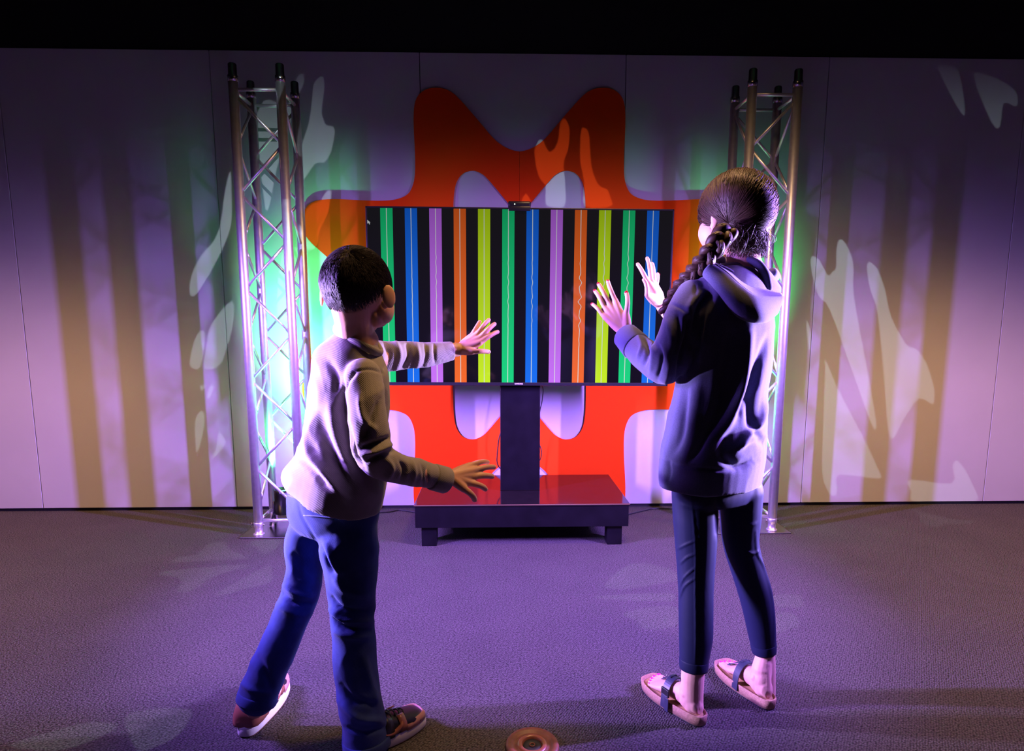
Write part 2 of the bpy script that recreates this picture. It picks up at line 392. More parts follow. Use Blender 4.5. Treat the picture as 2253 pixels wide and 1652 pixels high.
for i in range(12):
    x = xa + (xb - xa) * i / 11; hw = .0325; cname = seq[i % 5]
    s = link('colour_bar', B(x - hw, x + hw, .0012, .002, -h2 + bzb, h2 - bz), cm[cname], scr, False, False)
    s['label'] = cname + ' vertical bar'
    bm = bmesh.new(); prev = None; nseg = 160
    for j in range(nseg + 1):
        z = -h2 + bzb + (2 * h2 - bz - bzb) * j / nseg
        a = wav.get(i, 0); q = (z - zc_.get(i, 0)) / .16
        dx = a * math.exp(-q * q) * (math.sin(z * 95) + .5 * math.sin(z * 151 + 1)) + a * .5 * math.exp(-q * q * .25)
        lw = .0018
        cur = (bm.verts.new((x + dx - lw, .0008, z)), bm.verts.new((x + dx + lw, .0008, z)))
        if prev: bm.faces.new((prev[0], prev[1], cur[1], cur[0]))
        prev = cur
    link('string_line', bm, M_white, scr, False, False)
cx0 = tvx(811); czz = (P(811, 489, YS) - tvc).dot(vv)
link('pointer', slab([[(cx0 - .008, czz + .013), (cx0 - .008, czz - .007), (cx0 - .002, czz - .002), (cx0 + .002, czz - .011), (cx0 + .006, czz - .009), (cx0 + .003, czz - .001), (cx0 + .008, czz - .001)]], lambda x, z: (x, .0006, z), (0, -1, 0), .0006), M_white, scr, False, False)
# lettering on the lower bezel
fc = bpy.data.curves.new('lettering', 'FONT'); fc.body = 'SAMSUNG'; fc.size = .0098; fc.align_x = 'CENTER'; fc.align_y = 'CENTER'; fc.extrude = .0003; fc.offset = .0002
tmp = bpy.data.objects.new('lettering_tmp', fc); COL.objects.link(tmp); lm = bpy.data.meshes.new_from_object(tmp.evaluated_get(bpy.context.evaluated_depsgraph_get())); bpy.data.objects.remove(tmp)
lm.materials.clear(); lm.materials.append(mat('silver_print', (.7, .68, .8), .4)); fo = bpy.data.objects.new('lettering', lm); COL.objects.link(fo)
fo.parent = tv; fo.location = (tvx(1144) , -.0006, -h2 + .0105); fo.rotation_euler = (math.pi / 2, 0, 0)
# sensor bar on top
sp = P(1143, 455, YS); sx = (sp - tvc).dot(uu)
sn = empty('motion_sensor', tvc + uu * sx + vv * (h2 + .001), (0, ang, 0)); tag(sn, 'small black motion sensor box clipped on the top edge of the television', 'sensor')
link('housing', B(-.06, .06, -.012, .05, 0, .03, bev=.006), M_plastic, sn, True, False)
link('front_clip', B(-.058, .058, -.0125, -.0075, -.02, .004, bev=.002), M_plastic, sn, True, False)
link('indicator_lamp', lathe(bmesh.new(), [(.0035, 0), (.0035, .0025), (.001, .003)], (-.026, -.0115, .014), 12, (0, -1, 0)), emit('indicator', (.8, 1, .75), 1.6), sn, True, False)
# ------------------------------------------------------------------ cables
def cable(name, pts, r, label, par=None):
    o = link(name, T(catmull(pts, 8, False), r, 6), M_cable, par)
    if not par: tag(o, label, 'cable')
yy = 3.66
cable('cable', [P(1110, 940, yy), P(1099, 960, yy), P(1094, 1000, yy), P(1094, 1018, yy), P(1100, 1030, yy), P(1110, 1036, yy)], .0035, '', st)
cable('cable', [P(1180, 838, yy - .1), P(1194, 852, yy), P(1193, 880, yy), P(1187, 910, yy), P(1182, 960, yy), P(1191, 990, yy), P(1189, 1010, yy), P(1180, 1020, yy)], .003, '', st)
cable('cable', [G(1375, 1133, .006), G(1420, 1122, .006), G(1450, 1118, .006), G(1560, 1121, .006), G(1640, 1123, .006)], .005, 'black cable along the wall foot from the platform to the right truss')
cable('cable', [G(920, 1128, .006), G(880, 1122, .006), G(850, 1126, .006), G(760, 1130, .006), G(660, 1140, .006)], .005, 'black cable along the wall foot from the platform to the left truss')
# ------------------------------------------------------------------ round floor fitting
fp = G(1171, 1643); M_rub = mat('brown_rubber', (.20, .065, .025), .5, noise_s=60, noise_a=.35, bump=.2, bump_s=400)
rf = empty('floor_socket', (fp.x, fp.y, 0)); tag(rf, 'round brown floor fitting with a dark hole, on the carpet in front of the camera', 'floor fitting')
link('flange', lathe(bmesh.new(), [(.076, 0), (.076, .006), (.072, .011), (.063, .012), (.058, .0105), (.053, .006), (.047, .006), (.044, .009), (.040, .009), (.036, .004), (.001, .004)], (fp.x, fp.y, 0), 48), M_rub, rf)
link('inner_ring', lathe(bmesh.new(), [(.042, .0085), (.039, .0115), (.032, .013), (.029, .010), (.0275, .0045)], (fp.x, fp.y, 0), 48, None, False), mat('brown_plastic', (.28, .10, .05), .3), rf)
link('hole_plug', lathe(bmesh.new(), [(.0265, .0042), (.025, .0065), (.012, .0065), (.010, .005), (.001, .005)], (fp.x, fp.y, 0), 32), M_black, rf)
link('screw_ring', lathe(bmesh.new(), [(.0085, .0062), (.0085, .008), (.0065, .0085), (.0055, .0065)], (fp.x, fp.y, 0), 24, None, False), M_rub, rf)

# ------------------------------------------------------------------ pattern projector with its cut metal slide
shapes = [
 [(508,376),(495,421),(485,492),(470,530),(447,557),(430,585),(421,609),(417,632),(419,648),(430,651),(445,630),(466,596),(485,560),(498,531),(508,500),(511,467)],
 [(466,712),(511,661),(514,712),(500,765),(485,803),(450,810),(456,751)], [(434,735),(452,732),(443,806),(419,806),(421,775)],
 [(440,848),(453,848),(445,861)], [(463,848),(472,852),(461,878),(455,868)], [(430,923),(443,903),(452,920),(447,955),(434,997),(429,960)], [(482,952),(498,975),(467,1010),(476,985)],
 [(701,171),(708,168),(713,175),(714,199),(708,244),(712,262),(718,275),(732,278),(737,288),(736,302),(728,337),(714,358),(694,361),(666,399),(656,380),(663,323),(680,268),(687,216),(690,185)],
 [(645,195),(652,175),(659,164),(667,164),(669,185),(655,213),(645,240),(634,300),(610,371),(594,452),(583,454),(570,337),(562,268),(570,240),(580,223),(597,220),(632,233)],
 [(704,445),(713,428),(724,418),(730,423),(728,440),(721,475),(704,509),(697,544),(673,544),(671,475),(687,451)],
 [(620,560),(650,545),(668,560),(660,640),(640,700),(610,690)],
 [(1192,307),(1208,336),(1226,318),(1232,275),(1241,263),(1250,275),(1253,295),(1249,332),(1240,360),(1243,400),(1242,454),(1205,454),(1200,440),(1200,412),(1185,391),(1176,345),(1180,318)],
 [(1278,291),(1287,284),(1296,300),(1301,368),(1317,409),(1335,418),(1342,435),(1344,456),(1287,456),(1285,404),(1276,354)], [(1157,428),(1146,450),(1168,450)],
 [(1782,576),(1785,566),(1791,564),(1804,574),(1821,605),(1830,598),(1838,590),(1839,555),(1842,535),(1848,527),(1856,530),(1868,550),(1878,585),(1878,648),(1901,775),(1926,915),(1926,943),(1915,930),(1867,797),(1825,682),(1800,650),(1787,610)],
 [(1906,592),(1909,579),(1915,577),(1931,593),(1948,640),(1960,695),(1994,758),(2015,767),(2037,797),(2053,845),(2056,869),(2051,890),(2022,877),(1990,919),(1965,964),(1952,941),(1943,822),(1929,686),(1914,640)],
 [(1816,792),(1842,852),(1897,958),(1931,1030),(1933,1053),(1846,1044),(1842,1080),(1834,1091),(1820,1080),(1808,1038),(1810,936),(1814,822)],
 [(1774,703),(1782,725),(1784,754),(1780,771),(1774,737)], [(2001,1055),(2092,1063),(2094,1025),(2104,1013),(2121,1030),(2138,1063),(2145,1106),(2015,1106),(2003,1080)],
 [(2062,150),(2090,146),(2110,160),(2123,240),(2112,248)], [(2140,165),(2180,168),(2215,185),(2237,205),(2235,235),(2208,228),(2200,278),(2180,270)]]
fshapes = [
 [(377,1234),(400,1224),(431,1220),(458,1197),(494,1192),(508,1210),(548,1229),(480,1232),(394,1237)], [(354,1264),(371,1255),(548,1242),(474,1267),(418,1302),(389,1300),(401,1282),(384,1270)],
 [(474,1307),(530,1275),(588,1244),(598,1250),(595,1280),(535,1297),(490,1310)], [(551,1190),(618,1190),(600,1212),(585,1217),(572,1212)],
 [(1330,1285),(1390,1240),(1470,1250),(1490,1275),(1420,1290),(1360,1296)], [(1310,1312),(1400,1306),(1480,1306),(1478,1322),(1440,1322),(1330,1318)],
 [(1370,1350),(1440,1334),(1490,1338),(1490,1375),(1420,1385),(1400,1365)], [(1700,1310),(1755,1308),(1768,1325),(1760,1336),(1700,1332)], [(1700,1350),(1745,1350),(1760,1375),(1735,1385),(1705,1392)],
 [(2003,1119),(2037,1128),(2100,1142),(2147,1146),(2130,1152),(2080,1153),(2060,1160),(2028,1150),(2020,1132)],
 [(20,1640),(110,1610),(200,1588),(262,1596),(200,1630),(120,1651)], [(275,1578),(330,1560),(420,1560),(400,1610),(350,1640),(300,1648)]]
def projector(src, look, polys, house, DP, RP, label):
    ld = (Vector(look) - src).normalized(); lu = ld.cross(Vector((0, 0, 1))).normalized(); lv = lu.cross(ld)
    def plate(p):
        d = Vector(p) - src; q = d * (DP / d.dot(ld)); return (q.dot(lu), q.dot(lv))
    holes = [[(q.x, q.y) for q in catmull([Vector((*plate(p), 0)) for p in h], 3)] for h in polys]
    pr = empty('pattern_projector', src); tag(pr, label, 'projector')
    link('pattern_slide', slab([[(RP * math.cos(a * math.pi / 24), RP * math.sin(a * math.pi / 24)) for a in range(48)]] + holes, lambda x, y: src + ld * DP + lu * x + lv * y, ld, .0004), M_black, pr, False)
    link('lamp_house', T([src - ld * .02, src - ld * .06, src - ld * house], [.05, .07, .06], 16), M_plastic, pr)
    b = T([src - ld * .05, (src.x, src.y - .05, 3.7)], .015, 8)
    for a in (.7, 2.44, 3.8, 5.6):
        d = lu * math.cos(a) + lv * math.sin(a); tube(b, [src - ld * .03 + d * .055, src + ld * DP + d * (RP - .01)], .004, 6)
    link('hanging_frame', b, M_plastic, pr)
projector(GOBO, (.15, 3.6, .9), [[P(x, y, YW) for x, y in s] for s in shapes], .22, .22, .31, 'black pattern projector hanging above the camera')
projector(GOBO2, (0, 2.6, 0), [[G(x, y) for x, y in s] for s in fshapes], .12, .2, .27, 'black pattern projector hanging over the carpet, pointing down')
# ================================================================== people
def px_of(co):
    A = np.array(RM.transposed()); c = (co - np.array(CL)) @ A.T
    return np.stack([CX + F * c[:, 0] / -c[:, 2], CY - F * c[:, 1] / -c[:, 2]], 1), c
def get_co(me):
    a = np.empty(len(me.vertices) * 3, dtype=np.float64); me.vertices.foreach_get('co', a); return a.reshape(-1, 3)
def get_no(me):
    a = np.empty(len(me.vertices) * 3, dtype=np.float64); me.vertices.foreach_get('normal', a); return a.reshape(-1, 3)
def fuse(name, bm, voxel, smooth=6, fac=.5):
    """weld overlapping closed shapes into one continuous skin"""
    bmesh.ops.recalc_face_normals(bm, faces=bm.faces); me = bpy.data.meshes.new(name); bm.to_mesh(me); bm.free()
    o = bpy.data.objects.new(name, me); COL.objects.link(o)
    r = o.modifiers.new('r', 'REMESH'); r.mode = 'VOXEL'; r.voxel_size = voxel
    s = o.modifiers.new('s', 'SMOOTH'); s.factor = fac; s.iterations = smooth
    dg = bpy.context.evaluated_depsgraph_get(); out = bpy.data.meshes.new_from_object(o.evaluated_get(dg)); bpy.data.objects.remove(o); out.name = name
    return out
def sculpt(me, strokes, side=1):
    """press folds into the cloth: (points, width, height); strokes act on the surface that faces the camera"""
    co, no = get_co(me), get_no(me); p, c = px_of(co)
    view = np.array(CL) - co; view /= np.linalg.norm(view, axis=1)[:, None]
    face = np.clip((no * view).sum(1) * 2.2 + .25, 0, 1); disp = np.zeros(len(co))
    for pts, wd, amp in strokes:
        pts = np.array([(q.x, q.y) for q in catmull([Vector((a, b, 0)) for a, b in pts], 4, False)]) if len(pts) > 2 else np.array(pts, float)
        best = np.full(len(co), 1e9); tt = np.zeros(len(co)); n = len(pts) - 1
        for i in range(n):
            a, b = pts[i], pts[i + 1]; ab = b - a; t = np.clip(((p - a) @ ab) / (ab @ ab + 1e-9), 0, 1)
            d = np.linalg.norm(p - (a + t[:, None] * ab), axis=1); m = d < best; best[m] = d[m]; tt[m] = (i + t[m]) / n
        wgt = np.exp(-(best / wd) ** 2) * np.sqrt(np.clip(np.sin(np.pi * np.clip(tt, .02, .98)), 0, 1))
        disp += amp * 1.25 * wgt
    co += no * (disp * face)[:, None]; me.vertices.foreach_set('co', co.ravel()); me.update()
def rumple(me, amp, sx, sy, sz, seed=0):
    """soft irregular cloth folds"""
    co, no = get_co(me), get_no(me)
    d = np.array([noise.noise(Vector((x * sx + seed, y * sy, z * sz))) for x, y, z in co])
    d = 1 - 2 * np.abs(d) - .55
    co += no * (d * amp)[:, None]; me.vertices.foreach_set('co', co.ravel()); me.update()
def limb(bm, chain, n=20):
    """chain of (px, py, Y, radius in px)"""
    pts = [P(a, b, Y) for a, b, Y, r in chain]; rr = [rad(r, p) for (a, b, Y, r), p in zip(chain, pts)]
    k = catmull(pts, 4, False); tt = [i / 4 for i in range(len(k))]
    r2 = [rr[min(int(t), len(rr) - 1)] * (1 - t % 1) + rr[min(int(t) + 1, len(rr) - 1)] * (t % 1) for t in tt]
    return tube(bm, k, r2, n, True, True)
def trunk(bm, secs, yaw, rho, n=40, expo=2.3):
    """horizontal oval sections (px, py, Y, half width px, tilt px, depth ratio scale)"""
    c, s = math.cos(yaw), math.sin(yaw); U = Vector((c, -s, 0)); V = Vector((s, c, 0))   # side, forward
    R = []
    for q in secs:
        px_, py_, Y, hw = q[:4]; tilt = q[4] if len(q) > 4 else 0; rr = rho * (q[5] if len(q) > 5 else 1)
        p = P(px_, py_, Y); a = rad(hw, p) / math.sqrt(c * c + (rr * s) ** 2); b = a * rr; tz = rad(tilt, p)
        ring = []
        for i in range(n):
            t = 2 * math.pi * i / n; cs, sn = math.cos(t), math.sin(t)
            cs, sn = math.copysign(abs(cs) ** (2 / expo), cs), math.copysign(abs(sn) ** (2 / expo), sn)
            ring.append(p + U * (a * cs) + V * (b * sn) - Vector((0, 0, tz * cs)))
        R.append(ring)
    k = len(R); out = []
    for i in range(k - 1):
        for j in range(3):
            t = j / 3; a, b, c_, d = R[max(i - 1, 0)], R[i], R[i + 1], R[min(i + 2, k - 1)]
            out.append([.5 * (2 * b[m] + (c_[m] - a[m]) * t + (2 * a[m] - 5 * b[m] + 4 * c_[m] - d[m]) * t * t + (3 * b[m] - a[m] - 3 * c_[m] + d[m]) * t ** 3) for m in range(n)])
    out.append(R[-1])
    return rings(bm, out)
def ball(bm, c, r, M3=None, n=20):
    v = bmesh.ops.create_uvsphere(bm, u_segments=n, v_segments=n // 2 + 2, radius=1)['verts']
    m = Matrix.Diagonal((*r, 1)); m = Matrix.Translation(c) @ (M3.to_4x4() if M3 else Matrix()) @ m
    bmesh.ops.transform(bm, matrix=m, verts=v); return v
def hand(bm, wrist, rw, fingers, palm_r, into=None):
    """wrist (px,py,Y); fingers: list of (base px, tip px, Ybase, Ytip, radius px, bow px) ; thumb last"""
    tips = []
    for (bx, by), (tx, ty), Yb, Yt, r, bow in fingers:
        n = Vector((-(ty - by), tx - bx)).normalized() * bow
        m1 = (bx + (tx - bx) * .42 + n.x * .9, by + (ty - by) * .42 + n.y * .9); m2 = (bx + (tx - bx) * .74 + n.x * .8, by + (ty - by) * .74 + n.y * .8)
        limb(bm, [(bx, by, Yb, r * 1.12), (*m1, Yb * .58 + Yt * .42 - .006, r * 1.0), (*m2, Yb * .26 + Yt * .74 - .003, r * .93), (tx + (bx - tx) * .08, ty + (by - ty) * .08, Yt, r * .86)], 12)
        limb(bm, [(wrist[0], wrist[1], wrist[2], rw * .8), ((wrist[0] + bx) / 2, (wrist[1] + by) / 2, (wrist[2] + Yb) / 2, palm_r), (bx, by, Yb, r * 1.25)], 12)
        tips.append((tx, ty, Yt, r, bx, by))
    return tips
# ---- head, in its own frame (x right, y forward, z up), then placed
def head_frame(px_, py_, Y, yaw, pitch=0, roll=0):
    return Matrix.Translation(P(px_, py_, Y)) @ (Matrix.Rotation(-yaw, 4, 'Z') @ Matrix.Rotation(pitch, 4, 'X') @ Matrix.Rotation(roll, 4, 'Y'))
def add_head(bm, Mh, s, neck_to, neck_r, ear=1.0):
    b2 = bmesh.new()
    def e(c, r, rot=None): ball(b2, Vector(c) * s, Vector(r) * s, rot)
    e((0, -.004, .004), (.074, .092, .086))                          # skull
    e((0, .030, -.035), (.062, .060, .070)); e((0, .050, -.072), (.042, .038, .034)); e((0, .074, -.092), (.018, .016, .014))   # face, jaw, chin
    for k in (-1, 1):
        e((k * .036, .054, -.038), (.024, .022, .024)); e((k * .030, .083, .012), (.020, .010, .008)); e((k * .045, .022, -.070), (.020, .03, .026))
        tilt = Matrix.Rotation(k * -.62, 3, 'Z') @ Matrix.Rotation(.15, 3, 'X')
        e((k * (.060 + .031 * ear), -.010, -.022), (.0055, .018 * ear, .028 * ear), tilt); e((k * .078, -.002, -.040), (.006, .010, .012), tilt); e((k * .060, .036, -.050), (.020, .035, .036)); e((k * .036, .044, -.048), (.034, .044, .048))               # ear and lobe
    tube(b2, [Vector(q) * s for q in ((0, .086, .010), (0, .097, -.012), (0, .107, -.030), (0, .098, -.038))], [.007 * s, .009 * s, .012 * s, .008 * s], 10, True, True)
    e((0, .088, -.056), (.020, .009, .0055)); e((0, .087, -.066), (.017, .009, .006))                # lips
    bmesh.ops.transform(b2, matrix=Mh, verts=b2.verts)
    me = bpy.data.meshes.new('t'); b2.to_mesh(me); b2.free(); bm.from_mesh(me); bpy.data.meshes.remove(me)
    top = Mh @ Vector((0, -.024 * s, -.046 * s)); tube(bm, [top, top * .62 + neck_to * .38, top * .25 + neck_to * .75, neck_to], [neck_r * 1.08, neck_r * .98, neck_r, neck_r * 1.2], 24, True, True)
def eyes(Mh, s, parent):
    for k in (-1, 1):
        bm = bmesh.new(); ball(bm, Mh @ (Vector((k * .030, .0805, -.002)) * s), Vector((.0105, .0105, .0105)) * s, None, 14); link('eye', bm, M_eye, parent)
def hair_cap(Mh, s, radii, centre, inside, taper=.0, bumpy=.0015, seed=0, n=72):
    """skull cap; where inside(v) is <0 the surface sinks below the skin"""
    bm = bmesh.new(); bmesh.ops.create_uvsphere(bm, u_segments=n * 2, v_segments=n, radius=1)
    for v in bm.verts:
        d = v.co.normalized(); q = Vector((d.x * radii[0], d.y * radii[1], d.z * radii[2])); k = max(0, min(1, inside(d) * 9 + .5)); k = k * k * (3 - 2 * k)
        f = .86 + (1.0 - .86) * k; q.x *= 1 - taper * max(0, -d.z)
        nn = noise.noise(d * 5 + Vector((seed, 0, 0))) * .010 + noise.noise(Vector((d.x * 22, d.y * 22, d.z * 5 + seed))) * bumpy / .09
        v.co = (Vector(centre) + q * (f + nn * k)) * s
    bmesh.ops.transform(bm, matrix=Mh, verts=bm.verts)
    return bm
def strands(paths, radii, sides=3):
    """many thin tapering strands as one mesh; paths (n, k, 3)"""
    n, k, _ = paths.shape
    t = np.gradient(paths, axis=1); t /= np.linalg.norm(t, axis=2)[..., None] + 1e-12
    ref = np.array([.31, .52, .79]); u = np.cross(t, ref); u /= np.linalg.norm(u, axis=2)[..., None] + 1e-12; v = np.cross(t, u)
    an = np.arange(sides) * 2 * np.pi / sides
    V = paths[:, :, None, :] + (u[:, :, None, :] * np.cos(an)[None, None, :, None] + v[:, :, None, :] * np.sin(an)[None, None, :, None]) * radii[:, :, None, None]
    V = V.reshape(-1, 3); base = (np.arange(n) * k * sides)[:, None, None]; i = (np.arange(k - 1) * sides)[None, :, None]; j = np.arange(sides)[None, None, :]; j2 = (j + 1) % sides
    Fq = np.stack([base + i + j, base + i + j2, base + i + sides + j2, base + i + sides + j], -1).reshape(-1, 4)
    me = bpy.data.meshes.new('strands'); me.vertices.add(len(V)); me.vertices.foreach_set('co', V.ravel())
    me.loops.add(Fq.size); me.loops.foreach_set('vertex_index', Fq.ravel().astype(np.int32)); me.polygons.add(len(Fq))
    me.polygons.foreach_set('loop_start', np.arange(0, Fq.size, 4, dtype=np.int32)); me.polygons.foreach_set('loop_total', np.full(len(Fq), 4, dtype=np.int32)); me.update(); me.validate()
    return me
def join_me(name, *ms):
    bm = bmesh.new()
    for m in ms:
        if isinstance(m, bmesh.types.BMesh): t = bpy.data.meshes.new('t'); m.to_mesh(t); m.free(); bm.from_mesh(t); bpy.data.meshes.remove(t)
        else: bm.from_mesh(m)
    me = bpy.data.meshes.new(name); bm.to_mesh(me); bm.free(); return me
M_skin_b = mat('skin_tan', (.52, .27, .16), .55, noise_s=25, noise_a=.08, bump=.15, bump_s=260, sss=.12)
M_skin_g = mat('skin_fair', (.60, .35, .27), .55, noise_s=25, noise_a=.08, bump=.12, bump_s=260, sss=.12)
M_eye = mat('eye_white', (.7, .68, .65), .2)
M_hair_b = mat('black_brown_hair', (.016, .010, .009), .6, spec=.22); M_hair_g = mat('brown_hair', (.045, .018, .011), .55, spec=.35, noise_s=30, noise_a=.5)
def cloth(name, col, sheen=.1, wale=None, **k):
    m = mat(name, col, .92, spec=.15, sheen=sheen, **k); nt = m.node_tree; b = nt.nodes['Principled BSDF']
    if wale:
        tc = nt.nodes.new('ShaderNodeTexCoord'); wv = nt.nodes.new('ShaderNodeTexWave'); wv.inputs['Scale'].default_value = wale; wv.inputs['Distortion'].default_value = .6; wv.inputs['Detail Scale'].default_value = 30
        wv.bands_direction = 'DIAGONAL'; nt.links.new(tc.outputs['Object'], wv.inputs['Vector']); bp = nt.nodes.new('ShaderNodeBump'); bp.inputs['Strength'].default_value = .35; bp.inputs['Distance'].default_value = .0012
        nt.links.new(wv.outputs[0], bp.inputs['Height']); nt.links.new(bp.outputs[0], b.inputs['Normal'])
    return m
M_sweater = cloth('grey_beige_knit', (.235, .21, .19), .15, wale=95, noise_s=60, noise_a=.10)
M_jeans = cloth('blue_denim', (.032, .056, .20), .05, wale=160, noise_s=14, noise_a=.45)
M_hoodie = cloth('charcoal_blue_fleece', (.082, .085, .155), .2, noise_s=300, noise_a=.25, bump=.3, bump_s=900)
M_rib = cloth('charcoal_rib', (.08, .085, .165), .2, wale=130)
M_legg = mat('navy_stretch', (.009, .012, .040), .6, spec=.15, noise_s=500, noise_a=.25, bump=.1, bump_s=900)

# ------------------------------------------------------------------ boy
boy = empty('person', (P(745, 1200, 1.68).x, 1.68, 0)); tag(boy, 'boy in grey sweater and blue jeans seen from behind, reaching both hands towards the screen', 'person')
HB = head_frame(786, 632, 1.69, math.radians(17), math.radians(-4), math.radians(2)); SB = 1.06
bm = bmesh.new()
add_head(bm, HB, SB, P(783, 748, 1.70), .0505, 1.04)
trunk(bm, [(738, 1100, 1.70, 84), (745, 1020, 1.70, 80), (760, 930, 1.70, 74), (768, 850, 1.70, 74), (768, 790, 1.70, 64), (772, 758, 1.70, 40)], math.radians(40), .66)
limb(bm, [(800, 826, 1.61, 26), (812, 930, 1.57, 26), (824, 1004, 1.57, 24), (920, 1040, 1.65, 21), (985, 1050, 1.72, 17)])
limb(bm, [(726, 800, 1.79, 26), (860, 786, 1.93, 24), (950, 776, 1.985, 19), (1006, 769, 2.015, 15.5)])
limb(bm, [(700, 1110, 1.72, 30), (672, 1260, 1.74, 17), (650, 1335, 1.72, 17), (588, 1470, 1.705, 17), (562, 1560, 1.69, 20)])
limb(bm, [(770, 1120, 1.68, 36), (775, 1260, 1.66, 30), (778, 1380, 1.64, 27), (795, 1560, 1.63, 26), (800, 1622, 1.63, 22)])
tb = hand(bm, (1012, 769, 2.02), 15, [((1038, 738), (1057, 705), 2.03, 2.06, 5.0, 0), ((1048, 738), (1078, 701), 2.02, 2.05, 5.5, -1), ((1056, 744), (1091, 710), 2.01, 2.04, 5.7, -1), ((1056, 754), (1098, 728), 2.0, 2.03, 5.7, -1.5), ((1040, 773), (1078, 774), 1.99, 2.0, 6.0, -1)], 11)
tb += hand(bm, (990, 1048, 1.72), 16, [((1021, 1075), (1046, 1101), 1.72, 1.74, 7.4, -3), ((1032, 1062), (1071, 1077), 1.74, 1.77, 7.2, -3), ((1044, 1048), (1086, 1048), 1.76, 1.80, 7.2, -2), ((1046, 1034), (1090, 1027), 1.77, 1.82, 6.8, -2), ((1035, 1024), (1076, 1016), 1.78, 1.83, 6.4, -3)], 12)
body = fuse('body', bm, .0024, 5, .5)
bo = link('body', body, M_skin_b, boy)
eyes(HB, SB, boy)
def nail(tip, m, sc=.62):
    tx, ty, Y, r, bx, by = tip
    p = P(tx + (bx - tx) * .10, ty + (by - ty) * .10, Y); rm = rad(r, p); d = (P(tx, ty, Y) - P(bx, by, Y)).normalized(); v = (CL - p).normalized(); v = (v - d * v.dot(d)).normalized()
    M3 = Matrix((d, v.cross(d), v)).transposed(); b_ = bmesh.new(); ball(b_, p + v * rm * .62, (rm * sc * 1.35, rm * sc, rm * .25), M3, 12); return link('fingernail', b_, m, bo if m is M_nail_b else go)
M_nail_b = mat('nail', (.62, .38, .28), .25)
for t in tb: nail(t, M_nail_b)
# hair
def in_b(d):                                   # above the ears, down to the nape, back of the forehead
    zlim = -.10 - .62 * max(0, -d.y) ** .8 + max(0, d.y - .30) * 1.3 + (.10 if abs(d.x) > .6 and abs(d.y + .1) < .3 else 0)
    return d.z - zlim
RB = (.0815, .100, .094)
cap = hair_cap(HB, SB, RB, (0, -.005, .004), in_b, .22, bumpy=.0012)
rng = np.random.RandomState(3); out = []
while len(out) < 7000:
    d = rng.normal(size=3); d /= np.linalg.norm(d)
    if in_b(Vector(d)) < .03: continue
    crown = np.array([.15, -.62, .77]); axis_d = d - crown; tdir = axis_d - d * (axis_d @ d); tdir /= np.linalg.norm(tdir) + 1e-9
    tdir = tdir + np.array([0, 0, -.35]) + rng.normal(size=3) * .22; swirl = np.cross(d, tdir) * .25; tdir = tdir + swirl; tdir -= d * (tdir @ d); tdir /= np.linalg.norm(tdir)
    L = rng.uniform(.16, .30); pth = []
    for k in range(5):
        q = d + tdir * L * k / 4; q /= np.linalg.norm(q); pth.append(np.array((0, -.005, .004)) + q * np.array((RB[0] * (1 - .22 * max(0, -q[2])), RB[1], RB[2])) * (1.0 + .035 * math.sin(k / 4 * 2.4)))
    out.append(pth)
out = np.array(out) * SB; A = np.array(HB.to_3x3()); out = out @ A.T + np.array(HB.translation)
rr = np.ones((len(out), 5)) * np.array([.0009, .0009, .0008, .0006, .0002])
link('hair', join_me('hair', cap, strands(out, rr)), M_hair_b, boy)
# sweater
bm = bmesh.new()
trunk(bm, [(732, 1082, 1.70, 110, 36), (733, 1064, 1.70, 112, 30), (740, 1040, 1.70, 112, 16), (750, 1005, 1.70, 101, 8), (758, 960, 1.70, 94, 4), (763, 910, 1.70, 92), (767, 860, 1.70, 90), (768, 820, 1.70, 86), (766, 790, 1.71, 80), (765, 768, 1.71, 70), (767, 749, 1.71, 54), (774, 733, 1.70, 42)], math.radians(42), .74)
limb(bm, [(798, 830, 1.61, 42), (806, 880, 1.58, 43), (812, 940, 1.565, 44), (824, 1002, 1.57, 43), (872, 1030, 1.61, 35), (930, 1042, 1.67, 30), (972, 1055, 1.71, 28)])
limb(bm, [(728, 806, 1.79, 41), (780, 792, 1.86, 38), (840, 784, 1.92, 35), (885, 783, 1.95, 33), (940, 780, 1.98, 27), (984, 774, 2.005, 21)])
swm = fuse('sweater', bm, .0045, 5, .5)
rumple(swm, .004, 9, 9, 14, 3)
